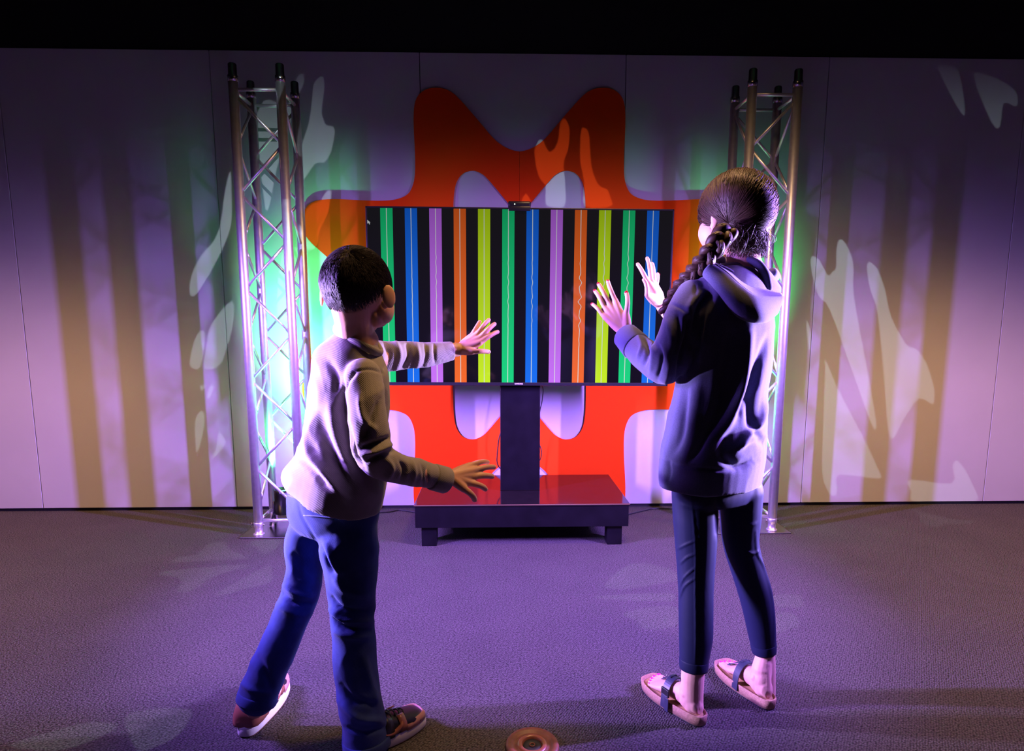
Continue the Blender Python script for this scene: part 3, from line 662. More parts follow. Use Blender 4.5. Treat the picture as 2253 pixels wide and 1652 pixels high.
sculpt(swm, [
 ([(752, 860), (752, 900), (764, 950), (778, 1000), (800, 1030)], 7, -.014), ([(784, 816), (765, 835), (754, 862)], 6, -.008), ([(784, 816), (815, 812), (845, 822)], 3, -.004),
 ([(700, 900), (712, 960), (738, 1020), (760, 1060), (775, 1100)], 14, -.016), ([(672, 930), (682, 1000), (720, 1050), (755, 1090)], 9, .012), ([(725, 880), (740, 960), (762, 1020)], 12, .008),
 ([(650, 1000), (690, 1030), (720, 1070)], 8, -.008), ([(690, 830), (705, 860), (700, 910)], 10, .006), ([(720, 790), (740, 830), (738, 870)], 9, -.006),
 ([(790, 870), (800, 920), (830, 950)], 7, .006), ([(835, 880), (815, 930), (800, 965)], 6, -.008), ([(790, 985), (820, 978), (862, 960)], 5, -.012), ([(788, 1000), (830, 992), (868, 972)], 5, .010), ([(800, 1018), (840, 1000), (872, 990)], 5, -.008),
 ([(850, 1010), (862, 1030), (852, 1056)], 6, .007), ([(880, 1012), (890, 1035), (880, 1062)], 5, -.007), ([(905, 1012), (912, 1040), (905, 1070)], 5, .005), ([(928, 1020), (934, 1045), (928, 1072)], 4, -.005), ([(941, 1016), (941, 1080)], 3, -.006),
 ([(845, 752), (856, 780), (846, 815)], 6, -.009), ([(868, 748), (880, 780), (870, 815)], 6, .008), ([(895, 752), (900, 785), (884, 815)], 5, -.009), ([(915, 752), (922, 785), (915, 812)], 5, .006), ([(935, 754), (938, 785), (930, 808)], 4, -.006), ([(955, 752), (957, 800)], 3, -.005)], 1)
so = link('sweater', swm, M_sweater, boy)
def band(name, chain, extra, m, parent, n=28):
    bm = bmesh.new(); pts = [P(a, b, Y) for a, b, Y, r in chain]; rr = [rad(r, p) for (a, b, Y, r), p in zip(chain, pts)]
    d = (pts[-1] - pts[0]).normalized(); L = (pts[-1] - pts[0]).length
    tube(bm, [pts[0], pts[0] + d * .004, pts[-1] - d * .004, pts[-1], pts[-1] - d * .001], [rr[0], rr[0] + extra, rr[-1] + extra, rr[-1], rr[-1] * .8], n); return link(name, bm, m, parent)
band('cuff', [(950, 1048, 1.69, 28), (982, 1057, 1.72, 28)], .002, M_sweater, so); band('cuff', [(960, 776, 1.99, 22), (995, 772, 2.01, 20)], .0015, M_sweater, so)
# collar ring
def ring_tube(name, pts, r, m, parent, n=10):
    c = catmull(pts, 6, True); bm = bmesh.new(); k = len(c); secs = []
    cen = sum(c, Vector()) / k
    for i in range(k):
        t = (c[(i + 1) % k] - c[i - 1]).normalized(); u = (c[i] - cen); u = (u - t * u.dot(t)).normalized(); v = t.cross(u)
        secs.append([c[i] + (u * math.cos(2 * math.pi * j / n) * r[0] + v * math.sin(2 * math.pi * j / n) * r[1]) for j in range(n)])
    secs.append(secs[0]); rings(bm, secs, False); bmesh.ops.remove_doubles(bm, verts=bm.verts, dist=1e-5); return link(name, bm, m, parent)
ring_tube('collar', [P(737, 722, 1.74), P(756, 742, 1.665), P(790, 757, 1.635), P(822, 772, 1.64), P(838, 776, 1.70), P(822, 752, 1.775), P(782, 728, 1.80), P(750, 716, 1.79)], (.006, .011), M_sweater, so)
# jeans
bm = bmesh.new()
trunk(bm, [(736, 1066, 1.70, 98), (733, 1085, 1.70, 103), (732, 1120, 1.70, 104), (732, 1150, 1.70, 98), (736, 1175, 1.70, 78)], math.radians(35), .66)
limb(bm, [(690, 1140, 1.745, 50), (670, 1205, 1.75, 44), (671, 1250, 1.745, 41), (662, 1300, 1.735, 41), (650, 1335, 1.725, 42), (630, 1385, 1.715, 41), (600, 1450, 1.705, 42), (578, 1500, 1.70, 43), (566, 1532, 1.695, 42)])
limb(bm, [(768, 1150, 1.66, 62), (768, 1205, 1.65, 66), (773, 1255, 1.65, 58), (775, 1310, 1.645, 53), (776, 1360, 1.64, 48), (779, 1410, 1.64, 48), (785, 1490, 1.635, 48), (795, 1560, 1.63, 48), (803, 1600, 1.63, 50), (806, 1628, 1.63, 52)])
jm = fuse('jeans', bm, .0045, 18, .5)
rumple(jm, .0035, 10, 10, 13, 9)
sculpt(jm, [
 ([(655, 1090), (662, 1130), (690, 1180), (712, 1215)], 4, -.002), ([(713, 1190), (728, 1225), (742, 1250), (755, 1262)], 7, .008), ([(705, 1200), (722, 1240), (735, 1262)], 5, -.008),
 ([(625, 1285), (650, 1305), (690, 1312)], 6, .009), ([(612, 1300), (645, 1325), (690, 1330)], 6, -.010), ([(602, 1322), (640, 1348), (685, 1352)], 7, .006), ([(640, 1215), (660, 1240), (655, 1275)], 11, -.004), ([(680, 1220), (665, 1255), (685, 1285)], 10, .003),
 ([(725, 1310), (755, 1340), (820, 1345)], 6, -.009), ([(722, 1335), (755, 1362), (822, 1366)], 6, .009), ([(728, 1355), (760, 1382), (822, 1386)], 6, -.010), ([(732, 1385), (765, 1400), (820, 1400)], 6, .006), ([(735, 1270), (760, 1300), (815, 1310)], 8, .005),
 ([(560, 1440), (585, 1480), (600, 1530)], 9, -.006), ([(530, 1500), (560, 1520), (600, 1522)], 6, .006), ([(745, 1500), (780, 1540), (830, 1550)], 8, -.006), ([(750, 1545), (790, 1580), (845, 1585)], 8, .007), ([(800, 1440), (815, 1500), (835, 1560)], 9, .006), ([(760, 1600), (800, 1612), (850, 1600)], 5, -.006)], 1)
jo = link('jeans', jm, M_jeans, boy)
band('hem', [(569, 1524, 1.696, 42), (563, 1546, 1.69, 42)], .002, M_jeans, jo); band('hem', [(806, 1616, 1.63, 52), (808, 1638, 1.63, 52)], .002, M_jeans, jo)
def snap_line(me, pts, off=.0015):
    """lay a stitched line on the surface of a garment, at the points seen in the picture"""
    co = get_co(me); no = get_no(me); p, c = px_of(co); view = np.array(CL) - co; view /= np.linalg.norm(view, axis=1)[:, None]; f = (no * view).sum(1) > .1
    idx = np.where(f)[0]; out = []
    for a in catmull([Vector((x, y, 0)) for x, y in pts], 4, False):
        d = np.hypot(p[idx, 0] - a.x, p[idx, 1] - a.y); near = idx[d < 6]
        if len(near): m_ = (-c[near, 2]).min(); near = near[-c[near, 2] < m_ + .04]; j = near[np.argmin(np.hypot(p[near, 0] - a.x, p[near, 1] - a.y))]
        else: j = idx[np.argmin(d)]
        q = P(a.x, a.y, 1.0); q = CL + (q - CL).normalized() * ((Vector(co[j]) - CL).length - off); out.append(q)
    return out
def undo_parent(o):                            # garment mesh back in world coordinates for snapping
    m = o.data.copy(); m.transform(Matrix.LocRotScale(o.parent.location, o.parent.rotation_euler, None)); return m
jw = undo_parent(jo)
M_seam = cloth('denim_seam', (.07, .09, .22))
for nm, pts in (('pocket', [(668, 1134), (700, 1136), (735, 1140)]), ('waistband_seam', [(624, 1086), (660, 1098), (700, 1104), (735, 1106)])):
    link(nm, T(snap_line(jw, pts, .0005), .0022 if nm != 'belt_loop' else .004, 6), M_seam, jo)
# ---- sneakers
M_sole = mat('white_rubber', (.72, .70, .66), .6, bump=.1, bump_s=200); M_leather = mat('bronze_rose_leather', (.36, .13, .08), .32, noise_s=12, noise_a=.3, spec=.6)
M_rose = mat('dusty_rose_suede', (.50, .24, .20), .6); M_blk = mat('black_leather', (.012, .011, .014), .4)
def outline(L, wh, wb, n=40, toe=.5):
    """foot print: (x half widths by y)"""
    out = []
    for i in range(n):
        t = 2 * math.pi * i / n; y = L / 2 - L / 2 * math.cos(t); s = math.sin(t); u = y / L
        wd = wh + (wb - wh) * (.5 - .5 * math.cos(math.pi * min(1, max(0, (u - .12) / .6)))); out.append((math.copysign(abs(s) ** (.62 if u < .5 else .5), s) * wd * 1.02, y))
    return out
def place(o_, d_): d_ = Vector((d_[0], d_[1], 0)).normalized(); return Matrix.Translation(o_) @ Matrix((( d_.y, d_.x, 0), (-d_.x, d_.y, 0), (0, 0, 1))).to_4x4()
def shell(M, prof, levels, cap=True):
    """stack of scaled outlines: levels (z, scale, y shift, z slope)"""
    bm = bmesh.new(); R = []
    cy = sum(p[1] for p in prof) / len(prof)
    for z, s, zs in levels: R.append([M @ Vector((x * s, cy + (y - cy) * s, z + zs * (y / .22))) for x, y in prof])
    return rings(bm, R, cap)
def sneaker(o_, d_, label, sc):
    M = place(o_, d_) @ Matrix.Diagonal((sc, sc, sc, 1)); L = .225; sh = None
    pr_ = outline(L, .034, .044)
    # upper: cross sections from heel to toe
    secs = [(.004, .020, .030, .050), (.010, .029, .030, .078), (.03, .034, .030, .088), (.06, .036, .030, .086), (.085, .037, .030, .080), (.11, .038, .030, .074), (.14, .041, .030, .066), (.17, .042, .030, .058), (.195, .038, .030, .052), (.213, .026, .030, .046), (.221, .012, .030, .040)]
    def up(a, b, extra=0):
        bm = bmesh.new(); R = []
        for y, hw, z0, z1 in secs:
            if not (a - 1e-6 <= y <= b + 1e-6): continue
            ring = []
            for i in range(24):
                t = math.pi * i / 23; x = math.cos(t); z = math.sin(t); ring.append(M @ Vector((math.copysign(abs(x) ** .7, x) * (hw + extra), y, .028 + (z1 + extra - .028) * abs(z) ** .75)))
            ring += [M @ Vector((x * hw * .9, y, .026)) for x in (-.5, 0, .5)]
            if extra: ring = [p + M.to_3x3() @ Vector((0, -extra * 1.5, 0)) for p in ring] if y < .02 else ring
            R.append(ring)
        return rings(bm, R)
    sh = link('sneaker', up(0, .3), M_blk, boy); sh['label'] = label
    link('outsole', shell(M, pr_, [(0, .97, 0), (.004, 1.0, 0)]), M_rub, sh)
    link('midsole', shell(M, pr_, [(.0035, 1.0, 0), (.006, 1.02, 0), (.022, 1.01, 0), (.030, .985, 0), (.031, .95, 0)]), M_sole, sh)
    hc = link('heel_counter', up(0, .062, .0018), M_leather, sh)
    # toe guard: band round the toe just above the sole
    bm = bmesh.new(); R = []
    for x, y in [p for p in pr_ if p[1] > .135]:
        n = Vector((x, y - .16, 0)).normalized(); b0 = Vector((x, y, .028)) * 1; R.append([M @ (b0 + n * .0015), M @ (b0 + n * -.0005 + Vector((0, 0, .012))), M @ (b0 - n * .007 + Vector((0, 0, .020))), M @ (b0 - n * .010 + Vector((0, 0, .0195))), M @ (b0 - n * .006)])
    link('toe_guard', rings(bm, R), M_rose, sh)
    # curved mark and quarter panel on each side
    for s in (-1, 1):
        bm = bmesh.new(); R = []
        for i in range(15):
            t = i / 14; y = .05 + .085 * t; zc2 = .066 - .030 * math.sin(t * 2.4) ** 1.2 + .006 * t; wd = .0015 + .009 * t ** 1.5 * (1.1 - t * .35)
            hw = .0385 + .005 * t - max(0, zc2 - .05) * .22
            R.append([M @ Vector((s * (hw + .001), y, zc2 - wd)), M @ Vector((s * (hw + .003 - .15 * wd), y, zc2)), M @ Vector((s * (hw - .004), y, zc2 + wd)), M @ Vector((s * (hw - .008), y, zc2))])
        link('side_mark', rings(bm, R), M_leather, sh)
        bm = bmesh.new(); R = []
        for z, e in ((.034, .0015), (.046, .0012), (.056, -.003), (.066, -.012), (.071, -.019)): R.append([M @ Vector((s * (.043 + e), y, z)) for y in (.128, .148)] + [M @ Vector((s * (.038 + e), y, z)) for y in (.148, .128)])
        link('eyelet_panel', rings(bm, R), M_leather, sh)
    for i in range(5):
        y = .098 + i * .014; z = .078 - i * .0045
        link('lace', T([M @ Vector((-.018, y, z)), M @ Vector((-.006, y + .004, z + .006)), M @ Vector((.006, y + .004, z + .006)), M @ Vector((.018, y, z))], .0026, 6), M_blk, sh)
    bm = T(catmull([M @ Vector(q) for q in ((0, .098, .085), (.016, .095, .096), (.022, .104, .088), (.006, .1, .085))], 5, False), .0026, 6); tube(bm, catmull([M @ Vector(q) for q in ((0, .098, .085), (-.018, .096, .094), (-.022, .106, .084))], 5, False), .0026, 6)
    link('lace_bow', bm, M_blk, sh)
    link('tongue', up(.085, .115, .004), M_blk, sh)
    return sh
gl_ = G(538, 1624); _d = G(590, 1548) - gl_; sneaker(gl_, (_d.x, _d.y), 'bronze sneaker with white sole', 1.18)
gr_ = G(772, 1668); sneaker(gr_, (.74, .67), 'black and rose sneaker with bronze mark', 1.06)
# ------------------------------------------------------------------ girl
YG = 1.80
go_e = empty('person', (P(1590, 1300, 1.80).x, 1.80, 0)); tag(go_e, 'girl with a brown braid, charcoal hoodie and navy leggings seen from behind, raising both hands', 'person')
HG = head_frame(1618, 464, 1.86, math.radians(-24), math.radians(-3), math.radians(-3)); SG = 1.10
bm = bmesh.new()
add_head(bm, HG, SG, P(1636, 592, 1.84), .047, .66)
trunk(bm, [(1566, 1040, 1.80, 86), (1575, 960, 1.80, 84), (1585, 860, 1.80, 80), (1596, 740, 1.80, 80), (1600, 670, 1.80, 72), (1612, 628, 1.81, 50)], math.radians(-30), .66)
limb(bm, [(1524, 655, 1.75, 24), (1492, 760, 1.73, 25), (1462, 806, 1.77, 25), (1410, 772, 1.86, 22), (1378, 735, 1.93, 18)])
limb(bm, [(1668, 665, 1.88, 24), (1600, 760, 2.03, 22), (1530, 760, 2.08, 20), (1482, 702, 2.12, 16), (1458, 673, 2.14, 15)])
limb(bm, [(1530, 1060, 1.78, 40), (1530, 1200, 1.775, 34), (1531, 1290, 1.765, 29), (1531, 1360, 1.755, 29), (1528, 1440, 1.745, 25), (1524, 1490, 1.74, 25), (1524, 1535, 1.742, 23), (1528, 1560, 1.745, 20)])
limb(bm, [(1628, 1060, 1.83, 40), (1630, 1190, 1.835, 31), (1652, 1290, 1.84, 29), (1674, 1380, 1.84, 25), (1683, 1440, 1.845, 21), (1684, 1490, 1.848, 21), (1685, 1525, 1.85, 20)])
tg = hand(bm, (1378, 733, 1.935), 17, [((1326, 692), (1301, 667), 1.96, 1.985, 4.7, 1.5), ((1330, 676), (1307, 637), 1.965, 1.99, 5.2, 1.5), ((1339, 666), (1315, 621), 1.965, 1.99, 5.4, 1), ((1353, 660), (1336, 615), 1.96, 1.985, 5.3, -1), ((1378, 690), (1378, 640), 1.935, 1.95, 5.6, 3)], 11.5)
tg2 = hand(bm, (1452, 668, 2.14), 15, [((1444, 628), (1447, 600), 2.20, 2.21, 4.0, 2), ((1439, 620), (1434, 576), 2.18, 2.20, 4.6, 2), ((1432, 616), (1423, 564), 2.15, 2.17, 5.0, 2), ((1424, 618), (1401, 578), 2.13, 2.145, 5.0, 1), ((1424, 648), (1416, 613), 2.08, 2.07, 5.2, 3)], 12)
# bare feet with toes
FG = .232
fl_o, fr_o = G(1541, 1594), G(1692, 1558)
ML = place(fl_o, (-.47, .88)); MR = place(fr_o, (-.27, .96))
def foot(bm, M, side, ank):                         # side: -1 left foot, 1 right foot
    z0 = .026
    def sec(y, hw, hh, x=0): return [M @ Vector((x + hw * math.cos(a) , y, z0 + hh + hh * math.sin(a) * (1 if math.sin(a) > 0 else .9))) for a in [2 * math.pi * i / 16 for i in range(16)]]
    rings(bm, [sec(.004, .012, .016), sec(.012, .022, .024), sec(.03, .028, .032), sec(.06, .027, .036), sec(.09, .028, .032), sec(.12, .032, .026), sec(.15, .038, .019), sec(.175, .040, .013), sec(.19, .037, .011)])
    for i, (x, L_) in enumerate(((-.026, .218), (-.009, .222), (.006, .216), (.019, .208), (.031, .198))):
        x = -x * side * -1 * -1 if False else x * side; r = .0115 if i == 0 else .0082 - i * .0004
        tube(bm, [M @ Vector((x * .9, .165, z0 + .012)), M @ Vector((x, .19, z0 + .013)), M @ Vector((x, L_ - r, z0 + .010))], [r * 1.1, r, r * .92], 10, True, True)
    for k in (-1, 1): ball(bm, M @ Vector((k * .024, .048, .080)), (.009, .011, .013))
    ball(bm, M @ Vector((0, .046, .070)), (.030, .034, .040)); ball(bm, M @ Vector((0, .078, .062)), (.027, .036, .027))
    bk = M.to_3x3() @ Vector((0, -.012, 0))
    tube(bm, [M @ Vector((0, .020, .05)), (M @ Vector((0, .026, .09))).lerp(ank + bk, .3), ank + bk], [.018, .014, .016], 10, True, True)
    tube(bm, [M @ Vector((0, .036, .045)), M @ Vector((0, .042, .075)), (M @ Vector((0, .045, .10))).lerp(ank, .5), ank], [.026, .029, .028, .026], 16, True, True)
    tube(bm, [M @ Vector((0, .050, .055)), (M @ Vector((0, .047, .095))).lerp(ank, .15), ank.lerp(M @ Vector((0, .047, .095)), .25), ank, ank + Vector((0, 0, .03))], [.030, .0295, .027, .0255, .027], 16, True, True)
foot(bm, ML, -1, P(1523, 1490, 1.74)); foot(bm, MR, 1, P(1683, 1440, 1.846))
body = fuse('body', bm, .0024, 5, .5)
go = link('body', body, M_skin_g, go_e)
eyes(HG, SG, go_e)
M_nail_r = mat('red_nail_polish', lin((225, 25, 50)), .18, spec=.7); M_nail_p = mat('pink_nail_polish', lin((245, 40, 130)), .2, spec=.7)
for t in tg: nail(t, M_nail_r, .74)['label'] = 'red painted fingernail'
for t in tg2[:]:
    tx, ty, Y, r, bx, by = t; o_ = nail((tx + 2.6, ty + 2, Y + .002, r, bx + 2, by), M_nail_r, .66); o_['label'] = 'red painted fingernail'
for M, side in ((ML, -1), (MR, 1)):
    for i, (x, L_) in enumerate(((-.026, .218), (-.009, .222), (.006, .216), (.019, .208), (.031, .198))):
        b_ = bmesh.new(); ball(b_, M @ Vector((x * side, L_ - .010, .0455 if i == 0 else .0425)), (.0075 if i == 0 else .005, .006, .002), None, 10); o_ = link('toenail', b_, M_nail_p, go); o_['label'] = 'pink painted toenail'
# ---- sandals
M_cork = mat('cork_sole', (.42, .24, .15), .85, noise_s=180, noise_a=.35, bump=.4, bump_s=260); M_foot = mat('tan_footbed', (.38, .22, .09), .8, noise_s=60, noise_a=.2); M_strap = mat('dark_strap', (.022, .024, .05), .45)
def strap(M, pts, wvec, th, name, parent):
    """flat band through points (local), width vector per point"""
    bm = bmesh.new(); P3 = catmull([Vector(p) for p in pts], 4, False); Wv = catmull([Vector(q) for q in wvec], 4, False); R = []; k = len(P3)
    for i, (p, q) in enumerate(zip(P3, Wv)):
        t = (P3[min(i + 1, k - 1)] - P3[max(i - 1, 0)]).normalized(); n = t.cross(q).normalized()
        if n.z < 0 and abs(n.z) > .3: n = -n
        R.append([M @ (p + q + n * th), M @ (p - q + n * th), M @ (p - q), M @ (p + q)])
    return link(name, rings(bm, R), M_strap, parent, False)
def sandal(M, side, label):
    pr_ = [(x * 1.0 + side * -.004 * (y / .24), y - .012) for x, y in outline(.252, .036, .050)]
    sh = link('sandal', shell(M, pr_, [(.004, 1.0, 0), (.022, 1.02, 0), (.033, 1.03, 0), (.035, 1.01, 0), (.034, .985, 0), (.028, .95, 0), (.026, .90, 0)]), M_cork, go_e); sh['label'] = label
    link('outsole', shell(M, pr_, [(0, .985, 0), (.0045, .995, 0)]), M_black, sh)
    link('footbed', shell(M, pr_, [(.0255, .92, 0), (.0275, .93, 0), (.0285, .90, 0)]), M_foot, sh)
    w_ = Vector((0, .013, 0))
    strap(M, [(-.049, .104, .012), (-.047, .105, .035), (-.040, .108, .062), (-.022, .112, .084), (0, .113, .0925), (.022, .112, .084), (.040, .108, .062), (.047, .105, .035), (.049, .104, .012)], [w_] * 9, .0025, 'instep_strap', sh)
    strap(M, [(0, .115, .094), (-side * .006, .135, .080), (-side * .012, .155, .066), (-side * .016, .172, .054)], [Vector((.014, 0, 0)), Vector((.011, 0, 0)), Vector((.011, 0, 0)), Vector((.013, 0, 0))], .003, 'toe_strap', sh)
    link('toe_post', T([M @ Vector((-side * .017, .176, .055)), M @ Vector((-side * .018, .182, .027))], .0035, 8), M_strap, sh)
    s = side
    b_ = bmesh.new(); box(b_, s * .043 - .003, s * .043 + .003, .090, .122, .048, .072, .0015, M); link('buckle', b_, M_blk, sh, False)
    b_ = bmesh.new(); box(b_, s * .0505 - .0015, s * .0505 + .0015, .084, .100, .006, .050, .001, M); link('strap_tail', b_, M_strap, sh, False)
    for y in (.160, .150):
        b_ = bmesh.new(); ball(b_, M @ Vector((-side * .013, y, .072)), (.002, .002, .0015), None, 8); link('stud', b_, M_alu, sh)
    return sh
sandal(ML, -1, 'cork soled sandal with dark strap and buckle'); sandal(MR, 1, 'cork soled sandal with dark strap')
# ---- leggings
bm = bmesh.new()
trunk(bm, [(1572, 1020, 1.80, 92), (1574, 1060, 1.80, 97), (1576, 1085, 1.80, 95), (1578, 1105, 1.80, 80)], math.radians(-30), .60)
limb(bm, [(1528, 1080, 1.78, 50), (1530, 1140, 1.778, 49), (1531, 1200, 1.775, 45), (1531, 1250, 1.77, 41), (1531, 1300, 1.762, 38), (1531, 1350, 1.756, 37.5), (1531, 1400, 1.75, 37), (1528, 1440, 1.745, 33), (1527, 1455, 1.743, 31)])
limb(bm, [(1628, 1080, 1.83, 50), (1629, 1140, 1.832, 44), (1630, 1195, 1.835, 38.5), (1646, 1255, 1.838, 36), (1660, 1300, 1.84, 36), (1670, 1350, 1.842, 33), (1677, 1400, 1.845, 29), (1680, 1420, 1.846, 26.5)])
lm_ = fuse('leggings', bm, .004, 20, .5)
sculpt(lm_, [([(1520, 1085), (1530, 1200), (1530, 1300), (1531, 1400), (1529, 1460)], 2, .0022), ([(1490, 1208), (1510, 1198), (1529, 1190)], 2, .003), ([(1497, 1240), (1512, 1226), (1530, 1219)], 2, .003), ([(1496, 1290), (1506, 1270), (1530, 1248)], 2, .003), ([(1495, 1318), (1506, 1290), (1530, 1272)], 2, .003),
 ([(1664, 1170), (1666, 1215), (1682, 1250), (1694, 1290), (1704, 1340), (1704, 1420)], 3, .003), ([(1640, 1213), (1655, 1218), (1668, 1212)], 3, .003), ([(1577, 1100), (1579, 1140), (1578, 1180)], 6, -.006), ([(1500, 1110), (1530, 1118), (1560, 1112)], 4, .002), ([(1665, 1150), (1652, 1155), (1640, 1150)], 4, .002)], 1)
lo = link('leggings', lm_, M_legg, go_e)
band('ankle_hem', [(1527, 1448, 1.744, 31.5), (1526, 1470, 1.742, 30.5)], .0008, M_legg, lo); band('ankle_hem', [(1679, 1412, 1.846, 27.2), (1681, 1433, 1.847, 25.6)], .0008, M_legg, lo)
# ---- hoodie
bm = bmesh.new()
trunk(bm, [(1563, 1066, 1.80, 113), (1565, 1040, 1.80, 117), (1568, 1010, 1.80, 119), (1572, 975, 1.80, 116), (1577, 925, 1.80, 111), (1585, 875, 1.80, 107), (1592, 820, 1.80, 105), (1596, 760, 1.80, 106), (1598, 700, 1.80, 106), (1597, 655, 1.80, 101), (1598, 628, 1.80, 90), (1604, 606, 1.81, 72), (1618, 588, 1.82, 46)], math.radians(-30), .74)
limb(bm, [(1524, 652, 1.75, 38), (1505, 700, 1.73, 44), (1488, 755, 1.73, 46), (1464, 803, 1.765, 44), (1430, 787, 1.82, 37), (1402, 765, 1.88, 31), (1388, 752, 1.91, 28)])
limb(bm, [(1668, 665, 1.88, 38), (1600, 760, 2.03, 34), (1530, 760, 2.08, 30), (1492, 715, 2.12, 24)])
hm = fuse('hoodie', bm, .0045, 5, .5)
rumple(hm, .003, 7, 7, 9, 21)
sculpt(hm, [
 ([(1513, 690), (1512, 740), (1500, 790), (1492, 840)], 8, -.018), ([(1560, 640), (1538, 680), (1530, 730), (1522, 775)], 9, -.012), ([(1545, 640), (1520, 670), (1512, 700)], 8, .008), ([(1580, 650), (1560, 700), (1550, 760), (1540, 800)], 10, .010),
 ([(1610, 720), (1600, 790), (1590, 880), (1560, 950)], 16, -.014), ([(1650, 720), (1640, 800), (1625, 870), (1600, 930), (1560, 985)], 12, .014), ([(1690, 740), (1670, 800), (1640, 880), (1620, 920)], 9, -.012), ([(1664, 830), (1650, 900), (1660, 950), (1690, 985)], 9, -.010), ([(1688, 880), (1672, 930), (1640, 960), (1620, 990)], 8, .012),
 ([(1510, 850), (1505, 900), (1498, 960), (1478, 1000)], 9, -.012), ([(1540, 820), (1530, 900), (1520, 970), (1500, 1030)], 12, .008), ([(1560, 940), (1540, 985), (1510, 1020)], 8, -.006), ([(1600, 960), (1590, 1000), (1620, 1025), (1660, 1010)], 10, -.010), ([(1626, 985), (1655, 965), (1688, 960)], 7, .008),
 ([(1452, 1006), (1500, 1024), (1560, 1033), (1620, 1030), (1686, 1000)], 3, -.005), ([(1470, 1010), (1474, 1035), (1470, 1056)], 4, -.005),
 ([(1476, 668), (1500, 678), (1516, 690)], 3, -.004), ([(1516, 690), (1528, 660), (1530, 625)], 3, -.003),
 ([(1402, 738), (1412, 762), (1402, 790)], 4, .006), ([(1414, 742), (1426, 768), (1416, 806)], 4, -.008), ([(1428, 750), (1440, 775), (1430, 822)], 5, .007), ([(1444, 755), (1456, 785), (1446, 838)], 5, -.008), ([(1462, 760), (1472, 800), (1462, 845)], 6, .007), ([(1470, 700), (1478, 750), (1470, 790)], 7, .006), ([(1492, 690), (1492, 740), (1484, 780)], 6, -.008)], 1)
ho = link('hoodie', hm, M_hoodie, go_e)
band('cuff', [(1400, 763, 1.885, 31), (1375, 737, 1.935, 27)], .003, M_rib, ho)
# hood hanging open on the back: lines across it from the neck outwards (inner wall, pocket, rim, belly, seam)
hoodl = [
 [(1586, 590, 1.80), (1612, 584, 1.84), (1645, 582, 1.86), (1682, 598, 1.87), (1706, 625, 1.87)],
 [(1584, 582, 1.775), (1612, 580, 1.80), (1646, 578, 1.81), (1688, 596, 1.83), (1716, 632, 1.84)],
 [(1582, 590, 1.755), (1612, 600, 1.765), (1645, 615, 1.77), (1684, 630, 1.78), (1716, 645, 1.80)],
 [(1572, 582, 1.735), (1602, 600, 1.715), (1632, 626, 1.695), (1668, 648, 1.69), (1722, 652, 1.74)],
 [(1562, 582, 1.72), (1594, 606, 1.69), (1626, 636, 1.668), (1666, 660, 1.665), (1722, 658, 1.73)],
 [(1552, 592, 1.715), (1586, 632, 1.675), (1626, 674, 1.655), (1676, 694, 1.66), (1714, 678, 1.735)],
 [(1548, 604, 1.73), (1586, 652, 1.69), (1628, 698, 1.67), (1680, 708, 1.685), (1708, 690, 1.76)],
 [(1556, 618, 1.77), (1590, 660, 1.75), (1632, 694, 1.74), (1680, 696, 1.76), (1702, 680, 1.80)]]
rows = [catmull([P(*q) for q in l], 8, False) for l in hoodl]
cols_ = [catmull([r[i] for r in rows], 5, False) for i in range(len(rows[0]))]
bm = bmesh.new(); g = [[bm.verts.new(p) for p in c] for c in cols_]
for a, b in zip(g, g[1:]):
    for i in range(len(a) - 1): bm.faces.new((a[i], a[i + 1], b[i + 1], b[i]))
bmesh.ops.recalc_face_normals(bm, faces=bm.faces)
hd = link('hood', bm, M_hoodie, ho); so_ = hd.modifiers.new('s', 'SOLIDIFY'); so_.thickness = .007; so_.offset = 0
link('hood_hem', T(catmull([P(*q) for q in [(1570, 580, 1.728), (1600, 602, 1.70), (1630, 630, 1.68), (1667, 653, 1.677), (1722, 655, 1.735)]], 8, False), .0045, 8, True, True), M_rib, ho)
# inner fold and the other side of the hood round the neck
bm = bmesh.new()
tube(bm, catmull([P(*q) for q in [(1570, 588, 1.76), (1600, 600, 1.745), (1625, 618, 1.74), (1650, 640, 1.74)]], 6, False), [.014] * 19, 12, True, True)
tube(bm, catmull([P(*q) for q in [(1646, 572, 1.80), (1668, 582, 1.78), (1684, 604, 1.77), (1690, 634, 1.77)]], 6, False), [.013] * 19, 12, True, True)
tube(bm, catmull([P(*q) for q in [(1560, 590, 1.78), (1585, 574, 1.83), (1575, 590, 1.93), (1640, 600, 1.98), (1700, 610, 1.95), (1700, 600, 1.88)]], 6, False), [.016] * 31, 12, True, True)
link('hood_fold', fuse('hood_fold', bm, .004, 4), M_hoodie, ho)
